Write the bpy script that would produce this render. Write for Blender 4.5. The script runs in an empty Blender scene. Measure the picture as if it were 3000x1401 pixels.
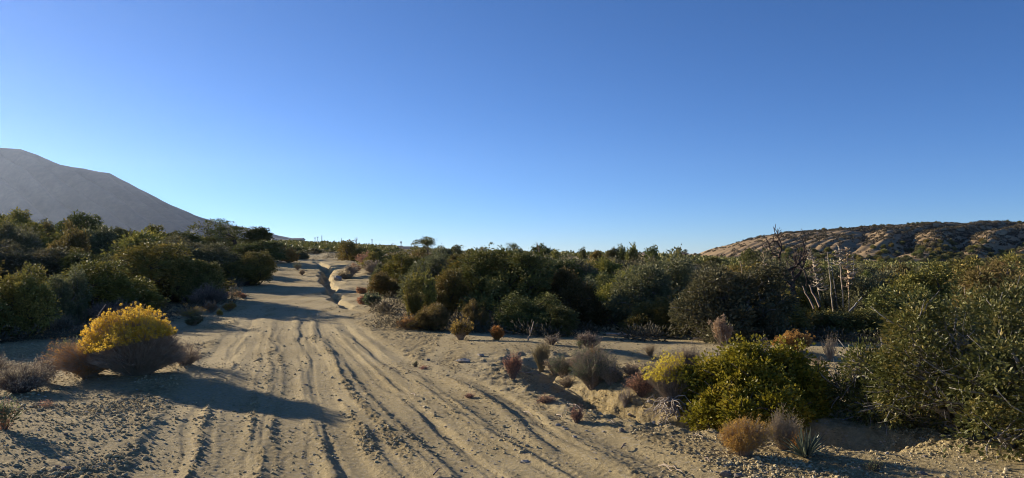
import bpy, math, random
import numpy as np
from mathutils import Vector, Matrix

# ------------------------------------------------------------------ camera, sky, sun, exposure
scene = bpy.context.scene
COL = scene.collection
CAM_Z, FPX, PITCH = 1.6, 2142.0, math.radians(1.06)
cam_d = bpy.data.cameras.new("camera")
cam_d.sensor_width = 36.0
cam_d.lens = 36.0 * FPX / 3000.0
cam_d.clip_start = 0.05
cam_d.clip_end = 30000.0
cam = bpy.data.objects.new("camera", cam_d)
COL.objects.link(cam)
cam.location = (0, 0, CAM_Z)
cam.rotation_euler = (math.radians(90) + PITCH, 0, 0)
scene.camera = cam

SUN_AZ = math.radians(-54.0)     # from +Y towards -X (left of the view)
SUN_EL = math.radians(13.5)
world = bpy.data.worlds.new("World")
scene.world = world
world.use_nodes = True
wn = world.node_tree
wn.nodes.clear()
sky = wn.nodes.new("ShaderNodeTexSky")
sky.sky_type = 'NISHITA'
sky.sun_disc = False
sky.sun_elevation = SUN_EL
sky.sun_rotation = SUN_AZ
sky.altitude = 4000
sky.air_density = 1.0
sky.dust_density = 1.0
sky.ozone_density = 4.0
hs = wn.nodes.new("ShaderNodeHueSaturation")
hs.inputs['Saturation'].default_value = 1.08
bg = wn.nodes.new("ShaderNodeBackground")
bg.inputs['Strength'].default_value = 0.079
wo = wn.nodes.new("ShaderNodeOutputWorld")
wn.links.new(sky.outputs[0], hs.inputs['Color'])
tint = wn.nodes.new("ShaderNodeMixRGB")
tint.blend_type = 'MULTIPLY'; tint.inputs[0].default_value = 1.0
tint.inputs[2].default_value = (0.87, 0.88, 1.0, 1)
wn.links.new(hs.outputs[0], tint.inputs[1])
wn.links.new(tint.outputs[0], bg.inputs['Color'])
wn.links.new(bg.outputs[0], wo.inputs['Surface'])

sun_d = bpy.data.lights.new("sun", 'SUN')
sun_d.energy = 5.0
sun_d.angle = math.radians(0.5)
sun_d.color = (1.0, 0.86, 0.66)
sun = bpy.data.objects.new("sun", sun_d)
COL.objects.link(sun)
SUN_DIR = Vector((math.sin(SUN_AZ) * math.cos(SUN_EL), math.cos(SUN_AZ) * math.cos(SUN_EL), math.sin(SUN_EL)))
sun.rotation_euler = SUN_DIR.to_track_quat('Z', 'Y').to_euler()
sun.location = (-40, 40, 30)
scene.view_settings.view_transform = 'Standard'
scene.view_settings.look = 'None'
scene.view_settings.exposure = 0.94
scene.view_settings.gamma = 1.0
scene.cycles.max_bounces = 6
scene.cycles.transparent_max_bounces = 8
scene.cycles.volume_bounces = 0
scene.cycles.filter_width = 1.0
scene.cycles.use_denoising = True
scene.cycles.sample_clamp_indirect = 4.0

rng = np.random.default_rng(11)
random.seed(5)

# ------------------------------------------------------------------ small maths
def pix(px, py, Y):
    """point at depth Y seen at photograph pixel px, py"""
    a = (px - 1500.0) / FPX; b = (700.5 - py) / FPX
    fy = math.cos(PITCH) - b * math.sin(PITCH); fz = math.sin(PITCH) + b * math.cos(PITCH)
    return (a / fy * Y, Y, CAM_Z + fz / fy * Y)

def sstep(a, b, x):
    t = np.clip((x - a) / (b - a), 0, 1)
    return t * t * (3 - 2 * t)

def _hash(ix, iy, seed):
    h = (ix.astype(np.int64) * 374761393 + iy.astype(np.int64) * 668265263 + seed * 1442695041) & 0x7fffffff
    h = ((h ^ (h >> 13)) * 1274126177) & 0x7fffffff
    return ((h ^ (h >> 16)) & 0xffff) / 65535.0

def noise(x, y, seed=0):
    ix = np.floor(x); iy = np.floor(y)
    fx = x - ix; fy = y - iy
    fx = fx * fx * (3 - 2 * fx); fy = fy * fy * (3 - 2 * fy)
    a = _hash(ix, iy, seed); b = _hash(ix + 1, iy, seed)
    c = _hash(ix, iy + 1, seed); d = _hash(ix + 1, iy + 1, seed)
    return (a + (b - a) * fx) * (1 - fy) + (c + (d - c) * fx) * fy - 0.5

def fbm(x, y, octv=4, seed=0):
    v = 0; amp = 1.0
    for o in range(octv):
        v = v + amp * noise(x * 2 ** o + 17.3 * o, y * 2 ** o - 9.1 * o, seed + o)
        amp *= 0.5
    return v

# ------------------------------------------------------------------ terrain height
TC = [-2200, -600, 0, 300, 600, 750, 850, 1000, 1150, 1400, 1700, 2000, 2300, 2600, 3000, 3600, 5200]
TR = [
 (1.0,  [0] * 17),
 (5.0,  [.05, .05, .05, 0, 0, 0, 0, 0, 0, 0, 0, 0, 0, -.02, -.02, 0, 0]),
 (8.0,  [0, .05, .08, .05, 0, 0, 0, 0, 0, 0, -.02, -.05, -.05, -.05, 0, 0, 0]),
 (12.0, [-.2, -.1, -.15, -.08, 0, 0, 0, 0, 0, 0, .02, 0, 0, -.05, -.1, -.1, 0]),
 (15.0, [-.3, -.3, -.3, -.15, 0, 0, 0, 0, 0, -.02, -.12, -.2, -.2, -.25, -.3, -.3, 0]),
 (22.0, [0, 0, 0, -.1, 0, 0, 0, 0, 0, -.3, -.6, -.8, -.9, -.9, -.9, -.9, -.5]),
 (30.0, [.8, .7, .6, .35, .22, .1, .05, .05, 0, -.4, -.8, -1.1, -1.2, -1.3, -1.2, -1.2, -.5]),
 (40.0, [1.5, 1.4, 1.3, 1.0, .85, .6, .45, .45, .35, -.2, -.7, -1.2, -1.4, -1.6, -1.4, -1.4, -1]),
 (55.0, [2.6, 2.5, 2.4, 2.0, 1.6, 1.1, .9, .85, .55, .1, -.2, -.9, -1.7, -2, -1.6, -1.6, -1]),
 (75.0, [3.4, 3.3, 3.2, 2.6, 2.0, 1.3, .85, .9, .9, .5, .4, -.5, -1.8, -2.4, -2, -2, -1]),
 (110., [4, 3.8, 3.5, 2.8, 2.3, 1.9, 1.8, 1.7, 1.3, .8, .6, 0, -1.8, -2.4, -2, -2, -1]),
 (160., [4, 4, 3.6, 3.0, 2.8, 3.0, 3.1, 2.9, 2.0, 1.2, .8, 0, -1.6, -2.2, -2, -2, -1]),
 (300., [4, 4, 4, 4, 5, 5.6, 5.6, 4.4, 2.8, 1.6, 1, 0, -1.5, -2, -2, -2, -2]),
 (600., [8, 9, 10, 11, 12, 11.8, 10.6, 7.2, 4.2, 2.0, .5, -1, -2, -3, -3, -3, -3]),
 (1000, [10, 10, 10, 10, 10, 9, 8, 5, 2, 0, -2, -3, -4, -5, -5, -5, -5]),
 (9000, [-5] * 17),
]
_NU, _NV = 420, 420
_lv = np.linspace(0, math.log(9000.0), _NV)
_u = np.linspace(-2200, 5200, _NU)
_tab = np.zeros((_NV, _NU))
_rows = np.array([np.interp(_u, TC, r[1]) for r in TR])
_lr = np.log([r[0] for r in TR])
for j in range(_NU):
    _tab[:, j] = np.interp(_lv, _lr, _rows[:, j])
def _blur(a, s, ax):
    k = np.exp(-0.5 * (np.arange(-3 * s, 3 * s + 1) / s) ** 2); k /= k.sum()
    p = np.pad(a, [(3 * s, 3 * s) if i == ax else (0, 0) for i in range(2)], mode='edge')
    return np.apply_along_axis(lambda m: np.convolve(m, k, 'valid'), ax, p)
_tab = _blur(_blur(_tab, 6, 0), 5, 1)

def base_h(x, y):
    r = np.hypot(x, y) + 1e-6
    ang = np.arctan2(x, y)
    angc = np.clip(ang, -1.03, 1.03)
    u = np.clip(1500 + FPX * np.tan(angc), -2199, 5199)
    d = np.clip(r * np.cos(angc), 1.0, 8999)
    fu = (u + 2200) / 7400 * (_NU - 1); fv = np.log(d) / math.log(9000.0) * (_NV - 1)
    iu = np.clip(fu.astype(int), 0, _NU - 2); iv = np.clip(fv.astype(int), 0, _NV - 2)
    tu = fu - iu; tv = fv - iv
    h = ((_tab[iv, iu] * (1 - tu) + _tab[iv, iu + 1] * tu) * (1 - tv) +
         (_tab[iv + 1, iu] * (1 - tu) + _tab[iv + 1, iu + 1] * tu) * tv)
    back = sstep(1.2, 1.7, np.abs(ang))
    return h * (1 - back)

def flat_pts(pts):
    """photo points (2576-wide scale) on flat ground -> arrays of Y (ascending) and x"""
    w = []
    for (a, b) in pts:
        px, py = a * 1.16459, b * 1.16459
        bb = (700.5 - py) / FPX
        fy = math.cos(PITCH) - bb * math.sin(PITCH); fz = math.sin(PITCH) + bb * math.cos(PITCH)
        Y = -CAM_Z * fy / fz
        w.append((Y, (px - 1500) / FPX / fy * Y))
    w.sort()
    return np.array([p[0] for p in w]), np.array([p[1] for p in w])

# ruts: points, half width, depth, berm on the left, berm on the right
RUTS = [
 ([(640, 770), (590, 850), (540, 930), (480, 1010), (430, 1100), (350, 1203)], .20, .045, .03, .03),
 ([(655, 780), (625, 870), (600, 960), (575, 1090), (550, 1203)], .16, .03, .015, .02),
 ([(715, 770), (725, 850), (745, 940), (755, 1040), (745, 1203)], .18, .03, .02, .015),
 ([(760, 770), (770, 840), (800, 920), (815, 1000), (850, 1090), (930, 1203)], .12, .05, .05, .02),
 ([(790, 780), (850, 870), (905, 930), (975, 990), (1040, 1050), (1120, 1125), (1210, 1203)], .17, .055, .045, .03),
 ([(820, 790), (905, 865), (990, 940), (1080, 1010), (1160, 1080), (1260, 1150), (1350, 1203)], .15, .05, .02, .05),
 ([(850, 800), (950, 868), (1060, 940), (1160, 1000), (1260, 1060), (1370, 1125), (1500, 1203)], .20, .045, .045, .04),
 ([(1080, 915), (1200, 970), (1310, 1030), (1400, 1090), (1470, 1140)], .12, .06, .07, .02),
 ([(1180, 945), (1330, 1015), (1450, 1075), (1570, 1130), (1720, 1203)], .22, .06, .03, .04),
 ([(1420, 1050), (1540, 1085), (1650, 1130), (1800, 1203)], .16, .05, .03, .04),
]
_add = []
for _i in range(len(RUTS) - 1):
    _a, _b = RUTS[_i][0], RUTS[_i + 1][0]
    _y = np.linspace(max(_a[0][1], _b[0][1]) + 20, min(_a[-1][1], _b[-1][1]), 7)
    if _i == 6: continue
    _xa = np.interp(_y, [q[1] for q in _a], [q[0] for q in _a]); _xb = np.interp(_y, [q[1] for q in _b], [q[0] for q in _b])
    for _t, _w, _d in ((.36, .05, .014), (.64, .04, .011)):
        _add.append(([(float(p), float(q)) for p, q in zip(_xa * (1 - _t) + _xb * _t, _y)], _w, _d, .008, .008))
RUTS += _add
RUTW = [(flat_pts(p), w, d, bl, br) for p, w, d, bl, br in RUTS]

def ridge_path(x, y, path, seed):
    Y, X = path
    xc = np.interp(y, Y, X)
    dx = np.interp(y + .3, Y, X) - np.interp(y - .3, Y, X)
    cs = 0.6 / np.sqrt(dx * dx + .36)
    wob = 0.16 * noise(y * 0.9, y * 0 + seed * 3.1, seed) + .02 * noise(y * 3.1, y * 0 + seed, seed + 40)
    return (x - xc + wob) * cs

GUL_A = (np.array([6.4, 7.2, 7.8, 8.6, 9.4, 10.2, 11.0]), np.array([3.1, 1.98, 1.35, .85, .55, .45, .42]))
GUL_B = flat_pts([(0, 900)])  # placeholder
def far_pts(pts):
    a = sorted([(p[2], pix(p[0], p[1], p[2])[0]) for p in pts])
    return np.array([q[0] for q in a]), np.array([q[1] for q in a])
GUL_B = far_pts([(925, 765, 58), (950, 790, 50), (958, 810, 44), (952, 840, 36), (965, 870, 29), (1000, 900, 23), (1060, 915, 19.5)])

def tread(i, l, w, y):
    if i not in (1, 4, 6, 8):
        return 0
    return .002 * np.sin(y * 86 + 3 * np.sin(l * 30)) * np.exp(-(np.abs(l) / (w * .7)) ** 6) * sstep(15, 9, y) * (noise(y * .9, y * 0 + i, 95) > -.15)

def feat_h(x, y):
    """ruts, erosion channels, side track"""
    h = np.zeros_like(x)
    near = sstep(40, 26, y) * sstep(2.5, 3.6, y)
    for i, (path, w, d, bl, br) in enumerate(RUTW):
        Y0, Y1 = path[0][0], path[0][-1]
        m = sstep(Y1 * 1.02, Y1 * .8, y)
        if Y0 > 5.4:
            m = m * sstep(Y0 * .98, Y0 * 1.06, y)
        l = ridge_path(x, y, path, i + 1)
        d, bl, br = d * .39, bl * .38, br * .38
        w = w * (1 + .25 * noise(y * .7, y * 0 + i, 70 + i))
        fl = .75 + .9 * noise(y * 1.3 + i * 5, y * 0 + 3, 90)
        h += m * near * (-d * np.exp(-(np.abs(l) / w) ** 6) + tread(i, l, w, y)
             + fl * bl * np.exp(-((l + 1.75 * w) / (.6 * w)) ** 2) + fl * br * np.exp(-((l - 1.75 * w) / (.6 * w)) ** 2))
    # deep gully beside the near tracks
    l = ridge_path(x, y, GUL_A, 21)
    dep = np.interp(y, [6.0, 6.8, 7.4, 8.2, 9.2, 10.4, 11.3], [0, .3, .6, .48, .3, .14, 0])
    wid = np.interp(y, [6, 7.5, 9, 11], [.35, .42, .38, .3])
    h -= dep * np.exp(-(np.abs(l) / wid) ** 3.2) * (y > 5.5) * (y < 12)
    h += .07 * fbm(x * 6, y * 6, 3, 25) * np.exp(-(l / .9) ** 4) * sstep(5.8, 6.5, y) * sstep(12, 11, y)
    h += .05 * np.abs(noise(x * 11, y * 11, 26)) * np.exp(-(l / .8) ** 4) * sstep(5.8, 6.5, y) * sstep(12, 11, y)
    # erosion channel along the far road
    l = ridge_path(x, y, GUL_B, 22)
    l = l + .25 * noise(y * .8, y * 0, 33)
    dep = np.interp(y, [19, 24, 30, 40, 50, 60], [0, .15, .3, .42, .32, 0])
    wid = np.interp(y, [19, 30, 45, 60], [.14, .2, .30, .26])
    h -= dep * np.exp(-(np.abs(l) / wid) ** 4) * (y > 18) * (y < 61)
    # bank of the far slope right of the channel
    h += .20 * sstep(0, 2.5, l) * sstep(9, 3.5, l) * sstep(24, 34, y) * sstep(64, 54, y)
    # side track running right, with worn ledge in front
    yc = 12.6 + .05 * (x - 2)
    on = sstep(-1.5, 0.2, x) * sstep(30, 20, x)
    t = y - yc + .25 * noise(x * .5, x * 0, 51)
    h += on * .06 * np.exp(-((t) / .9) ** 4)
    h -= on * .05 * np.exp(-((t + 1.35) / .35) ** 2) * (.5 + 1.1 * np.clip(noise(x * .9, x * 0 + 3, 52) + .3, 0, 1))
    # mound right of the gully (roots bank) and beside the big bush
    h += .16 * np.exp(-(((x - 1.75) / .55) ** 2 + ((y - 9.6) / .7) ** 2))
    h += .14 * np.exp(-(((x - 2.2) / .42) ** 2 + ((y - 7.75) / .35) ** 2))
    h += .10 * np.exp(-(((x + 4.7) / 1.5) ** 2 + ((y - 9.6) / 1.0) ** 2))
    h += .05 * np.exp(-(((x + 3.6) / 1.6) ** 2 + ((y - 6.8) / .9) ** 2))
    # small steps across the upper road
    q = y + .5 * x * .3 + 2.0 * fbm(x * .35, y * .12, 2, 61)
    stp = np.abs(((q / 2.6) % 1.0) - .5)
    h += .10 * (sstep(.0, .12, stp) - 1) * sstep(30, 38, y) * sstep(62, 52, y) * sstep(-17, -15, x) * sstep(-6, -8, x) * (noise(x * .4, y * .3, 62) > -.1)
    # eroded rills on the bank right of the channel
    rl = x * .35 + y * .9 + 1.2 * fbm(x * .3, y * .3, 3, 63)
    h += .10 * fbm(x * 1.2, y * .8, 3, 64) * sstep(22, 30, y) * sstep(62, 54, y) * sstep(.3, 1., l) * sstep(9, 6, l)
    h -= .13 * np.exp(-((((rl / 1.9) % 1.0) - .5) / .12) ** 2) * sstep(24, 30, y) * sstep(62, 54, y) * sstep(.6, 1.4, l) * sstep(9, 6, l)
    return h

def smooth_h(x, y):
    x = np.asarray(x, float); y = np.asarray(y, float)
    h = base_h(x, y) + feat_h(x, y)
    h = h + .035 * fbm(x * .45, y * .45, 2, 5) * sstep(2, 5, np.hypot(x, y))
    h = h + .5 * fbm(x * .05, y * .05, 3, 8) * sstep(18, 40, y) * sstep(400, 200, np.hypot(x, y)) * (1 - sstep(-22, -14, x) * sstep(0, -8, x))
    return h

def rough_mask(x, y):
    """how cloddy: 0 smooth packed track, 1 rough"""
    m = np.ones_like(x) * 1.0
    for i, (path, w, d, bl, br) in enumerate(RUTW):
        l = ridge_path(x, y, path, i + 1)
        m = np.minimum(m, 1 - .9 * np.exp(-(np.abs(l) / (w * 1.15)) ** 4) * sstep(40, 30, y))
    yc = 12.6 + .05 * (x - 2)
    m = np.minimum(m, 1 - .7 * np.exp(-((y - yc) / 1.1) ** 4) * sstep(-2.5, 0, x))
    patch = sstep(-.35, .25, fbm(x * .8, y * .8, 3, 77))
    return m * (.25 + .75 * patch)

def full_h(x, y):
    h = smooth_h(x, y)
    r = np.hypot(x, y)
    rm = rough_mask(x, y)
    left = sstep(-1.6, -3.0, x - .1 * y)
    a = sstep(60, 25, r)
    h = h + a * (.2 + .8 * rm) * .016 * fbm(x * 3.1, y * 3.1, 2, 12)
    b = sstep(32, 12, r)
    cl = np.abs(noise(x * 9, y * 9, 14)) + .6 * np.abs(noise(x * 19, y * 19, 15))
    h = h + b * rm * (.020 + .022 * left) * (cl - .3)
    c = sstep(16, 8, r)
    h = h + c * (.35 + rm) * .013 * np.clip(noise(x * 34, y * 34, 16) + .1, 0, 1) + c * (.2 + rm) * .008 * noise(x * 60, y * 60, 17)
    d = sstep(15, 40, r)
    h = h + d * .12 * fbm(x * .8, y * .8, 4, 19) * sstep(300, 120, r)
    return h

_YS = np.exp(np.linspace(math.log(3.2), math.log(700), 1600))
def G(px, py):
    """where the ray through a photo pixel first meets the ground"""
    a, Y1, z1 = pix(px, py, 1.0)
    xs = a * _YS; zs = CAM_Z + (z1 - CAM_Z) * _YS
    g = smooth_h(xs, _YS)
    k = np.argmax(zs <= g)
    if zs[k] > g[k]:
        k = len(_YS) - 1
    return float(xs[k]), float(_YS[k]), float(g[k])

def gz(x, y):
    return float(smooth_h(np.array([x]), np.array([y]))[0])

# ------------------------------------------------------------------ mesh helpers
def np_mesh(name, V, F, smooth=True):
    """V (n,3); F (m,k) with constant k"""
    V = np.ascontiguousarray(V, dtype=np.float32); F = np.ascontiguousarray(F, dtype=np.int32)
    me = bpy.data.meshes.new(name)
    n, m, k = len(V), len(F), F.shape[1]
    me.vertices.add(n); me.vertices.foreach_set('co', V.ravel())
    me.loops.add(m * k); me.loops.foreach_set('vertex_index', F.ravel())
    me.polygons.add(m)
    me.polygons.foreach_set('loop_start', np.arange(0, m * k, k, dtype=np.int32))
    me.polygons.foreach_set('loop_total', np.full(m, k, dtype=np.int32))
    me.polygons.foreach_set('use_smooth', np.full(m, smooth, dtype=bool))
    me.update(calc_edges=True)
    return me

def unit(v):
    return v / (np.linalg.norm(v, axis=-1, keepdims=True) + 1e-9)

def leaf_geo(pos, d, L, W, r, bend=.15):
    """one pointed leaf per row: four corners, slightly bent"""
    n = len(pos); d = unit(d)
    s = unit(np.cross(d, r.normal(size=(n, 3))))
    nn = np.cross(d, s)
    L = np.broadcast_to(np.asarray(L, float), (n,))[:, None]; W = np.broadcast_to(np.asarray(W, float), (n,))[:, None]
    mid = pos + d * L * .5
    V = np.stack([pos, mid + s * W * .5 + nn * L * bend * .4, pos + d * L, mid - s * W * .5 + nn * L * bend * .4], 1).reshape(-1, 3)
    F = np.arange(n * 4).reshape(n, 4)
    return V, F

def tube_geo(P, R, sides=4):
    """P (S,K,3) paths, R (S,K) radii"""
    S, K, _ = P.shape
    T = unit(np.gradient(P, axis=1))
    ref = np.where(np.abs(T[..., 2:3]) > .9, np.array([1., 0, 0]), np.array([0, 0, 1.]))
    A = unit(np.cross(T, ref)); B = np.cross(T, A)
    an = np.arange(sides) * 2 * math.pi / sides
    ring = P[:, :, None, :] + R[:, :, None, None] * (np.cos(an)[None, None, :, None] * A[:, :, None, :] + np.sin(an)[None, None, :, None] * B[:, :, None, :])
    V = ring.reshape(-1, 3)
    idx = np.arange(S * K * sides).reshape(S, K, sides)
    a = idx[:, :-1, :]; b = idx[:, 1:, :]
    F = np.stack([a, np.roll(a, -1, 2), np.roll(b, -1, 2), b], -1).reshape(-1, 4)
    caps = []
    if sides == 4:
        F = np.concatenate([F, idx[:, -1, :], idx[:, 0, ::-1]])
    return V, F

def curve_paths(p0, p1, K, r, sag=.0, jit=.0):
    """curved paths from p0 to p1 with a little wander"""
    S = len(p0)
    t = np.linspace(0, 1, K)[None, :, None]
    d = (p1 - p0)
    L = np.linalg.norm(d, axis=1)[:, None, None]
    side = unit(np.cross(d, r.normal(size=(S, 3))))[:, None, :]
    P = p0[:, None, :] + d[:, None, :] * t
    P = P + side * L * jit * np.sin(math.pi * t) * r.uniform(.4, 1.3, (S, 1, 1))
    P = P + r.normal(size=(S, K, 3)) * L * jit * .25 * np.minimum(1, t * 3)
    P[:, :, 2] += (sag * L * np.sin(math.pi * t))[:, :, 0]
    return P

def merge(parts):
    Vs, Fs, o = [], [], 0
    for V, F in parts:
        Vs.append(V); Fs.append(F + o); o += len(V)
    return np.concatenate(Vs), np.concatenate(Fs)

# ------------------------------------------------------------------ materials
def mat(name):
    m = bpy.data.materials.new(name); m.use_nodes = True
    nt = m.node_tree; nt.nodes.clear()
    return m, nt, nt.nodes, nt.links

def leaf_mat(name, c_dark, c_mid, c_light, trans=.3, rough=.55, objvar=.25, spec=.12):
    m, nt, N, L = mat(name)
    geo = N.new('ShaderNodeNewGeometry'); oi = N.new('ShaderNodeObjectInfo')
    cr = N.new('ShaderNodeValToRGB'); e = cr.color_ramp
    e.elements[0].color = (*c_dark, 1); e.elements[0].position = 0
    e.elements[1].color = (*c_light, 1); e.elements[1].position = 1
    k = e.elements.new(.55); k.color = (*c_mid, 1)
    tc = N.new('ShaderNodeTexCoord'); cn = N.new('ShaderNodeTexNoise'); cn.inputs['Scale'].default_value = 3.2; cn.inputs['Detail'].default_value = 3
    L.new(tc.outputs['Object'], cn.inputs['Vector'])
    cm = N.new('ShaderNodeMapRange'); cm.inputs[1].default_value = .35; cm.inputs[2].default_value = .65; cm.inputs[3].default_value = .0; cm.inputs[4].default_value = 1.0
    L.new(cn.outputs['Fac'], cm.inputs[0])
    av = N.new('ShaderNodeMath'); av.operation = 'ADD'
    L.new(cm.outputs[0], av.inputs[0]); L.new(geo.outputs['Random Per Island'], av.inputs[1])
    hv = N.new('ShaderNodeMath'); hv.operation = 'MULTIPLY'; hv.inputs[1].default_value = .5
    L.new(av.outputs[0], hv.inputs[0]); L.new(hv.outputs[0], cr.inputs[0])
    hsv = N.new('ShaderNodeHueSaturation')
    mr = N.new('ShaderNodeMapRange'); mr.inputs[3].default_value = 1 - objvar; mr.inputs[4].default_value = 1 + objvar
    L.new(oi.outputs['Random'], mr.inputs[0]); L.new(mr.outputs[0], hsv.inputs['Value'])
    mh = N.new('ShaderNodeMath'); mh.operation = 'MULTIPLY'; mh.inputs[1].default_value = 7.31
    fr = N.new('ShaderNodeMath'); fr.operation = 'FRACT'
    L.new(oi.outputs['Random'], mh.inputs[0]); L.new(mh.outputs[0], fr.inputs[0])
    m2 = N.new('ShaderNodeMapRange'); m2.inputs[3].default_value = .475; m2.inputs[4].default_value = .52
    L.new(fr.outputs[0], m2.inputs[0]); L.new(m2.outputs[0], hsv.inputs['Hue'])
    L.new(cr.outputs[0], hsv.inputs['Color'])
    p = N.new('ShaderNodeBsdfPrincipled'); p.inputs['Roughness'].default_value = rough
    p.inputs['Specular IOR Level'].default_value = spec
    L.new(hsv.outputs[0], p.inputs['Base Color'])
    o = N.new('ShaderNodeOutputMaterial')
    t = N.new('ShaderNodeBsdfTranslucent'); L.new(hsv.outputs[0], t.inputs['Color'])
    mx = N.new('ShaderNodeMixShader'); mx.inputs[0].default_value = trans
    L.new(p.outputs[0], mx.inputs[1]); L.new(t.outputs[0], mx.inputs[2]); L.new(mx.outputs[0], o.inputs[0])
    return m

def bark_mat(name, c1, c2, scale=30, rough=.9):
    m, nt, N, L = mat(name)
    tc = N.new('ShaderNodeTexCoord'); nz = N.new('ShaderNodeTexNoise')
    nz.inputs['Scale'].default_value = scale; nz.inputs['Detail'].default_value = 4
    L.new(tc.outputs['Object'], nz.inputs['Vector'])
    cr = N.new('ShaderNodeValToRGB'); cr.color_ramp.elements[0].color = (*c1, 1); cr.color_ramp.elements[1].color = (*c2, 1)
    cr.color_ramp.elements[0].position = .35; cr.color_ramp.elements[1].position = .65
    L.new(nz.outputs['Fac'], cr.inputs[0])
    p = N.new('ShaderNodeBsdfPrincipled'); p.inputs['Roughness'].default_value = rough
    p.inputs['Specular IOR Level'].default_value = .2
    L.new(cr.outputs[0], p.inputs['Base Color'])
    b = N.new('ShaderNodeBump'); b.inputs['Strength'].default_value = .4; b.inputs['Distance'].default_value = .01
    L.new(nz.outputs['Fac'], b.inputs['Height']); L.new(b.outputs[0], p.inputs['Normal'])
    o = N.new('ShaderNodeOutputMaterial'); L.new(p.outputs[0], o.inputs[0])
    return m

M = {}
M['olive'] = leaf_mat('olive_leaf', (0.124, 0.119, 0.031), (0.231, 0.208, 0.053), (0.463, 0.344, 0.091), .15)
M['dark'] = leaf_mat('dark_leaf', (0.09, 0.101, 0.028), (0.158, 0.166, 0.049), (0.314, 0.278, 0.084), .12)
M['grey'] = leaf_mat('grey_leaf', (0.095, 0.101, 0.049), (0.164, 0.163, 0.076), (0.276, 0.248, 0.123), .2)
M['yellowgreen'] = leaf_mat('yellow_green_leaf', (0.088, 0.077, 0.024), (0.162, 0.138, 0.043), (0.294, 0.21, 0.083), .3)
M['oakleaf'] = leaf_mat('oak_leaf', (0.06, 0.069, 0.019), (0.12, 0.127, 0.032), (0.307, 0.242, 0.061), .2, .5, 0, .3)
M['manz'] = leaf_mat('bright_green_leaf', (0.131, 0.128, 0.013), (0.262, 0.23, 0.021), (0.472, 0.358, 0.045), .3, .45, 0, .35)
M['flower'] = leaf_mat('yellow_flower', (0.58, 0.44, 0.05), (0.80, 0.62, 0.07), (0.88, 0.74, 0.14), .45, .7, .05, .1)
M['ochre'] = leaf_mat('ochre_seedhead', (0.338, 0.195, 0.052), (0.494, 0.299, 0.078), (0.65, 0.442, 0.13), .4, .7, .1, .1)
M['straw'] = leaf_mat('dry_straw', (.26, .20, .12), (.38, .30, .18), (.52, .43, .28), .3, .7, .15, .1)
M['rust'] = leaf_mat('rust_leaf', (0.317, 0.17, 0.098), (0.534, 0.313, 0.185), (0.729, 0.483, 0.313), .25, .7, .1, .1)
M['sage'] = leaf_mat('sage_leaf', (0.235, 0.192, 0.134), (0.401, 0.327, 0.236), (0.611, 0.496, 0.392), .25, .7, .1, .1)
M['palegreen'] = leaf_mat('pale_green_leaf', (.10, .12, .06), (.16, .18, .09), (.24, .25, .14), .3, .6, .1, .2)
M['under'] = leaf_mat('undergrowth_leaf', (.07, .06, .04), (.13, .11, .075), (.22, .18, .12), .2, .7, .1, .1)
M['hillscrub'] = leaf_mat('hill_scrub_leaf', (.05, .048, .03), (.085, .078, .048), (.14, .12, .075), .1, .7, 0, .1)
M['litter'] = leaf_mat('dry_litter', (.14, .10, .06), (.26, .20, .12), (.46, .38, .26), .1, .7, 0, .1)
M['yucca'] = leaf_mat('yucca_blade', (.09, .11, .07), (.14, .165, .11), (.22, .24, .17), .15, .4, .05, .4)
M['bark'] = bark_mat('dark_bark', (.06, .05, .04), (.13, .11, .09))
M['greybark'] = bark_mat('grey_bark', (.16, .145, .13), (.32, .29, .26))
M['twig'] = bark_mat('grey_tan_twig', (.27, .21, .15), (.46, .38, .29), 60)
M['twigdark'] = bark_mat('brown_twig', (.14, .10, .08), (.27, .21, .165), 60)
M['deadwood'] = bark_mat('weathered_wood', (.30, .25, .20), (.52, .45, .37), 20)
M['deadtree'] = bark_mat('dead_tree_bark', (.05, .035, .03), (.11, .08, .065), 20)
M['stalk'] = bark_mat('pale_dry_stalk', (.30, .24, .17), (.48, .40, .30), 12)
M['stalkbrown'] = bark_mat('brown_dry_stalk', (.36, .25, .15), (.58, .44, .29), 12)
M['rock'] = bark_mat('pale_rock', (.26, .23, .19), (.46, .41, .34), 9)
M['darkrock'] = bark_mat('dark_rock', (.13, .11, .09), (.26, .22, .18), 9)
M['polewood'] = bark_mat('pole_wood', (.07, .055, .045), (.12, .10, .08), 3)

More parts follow.
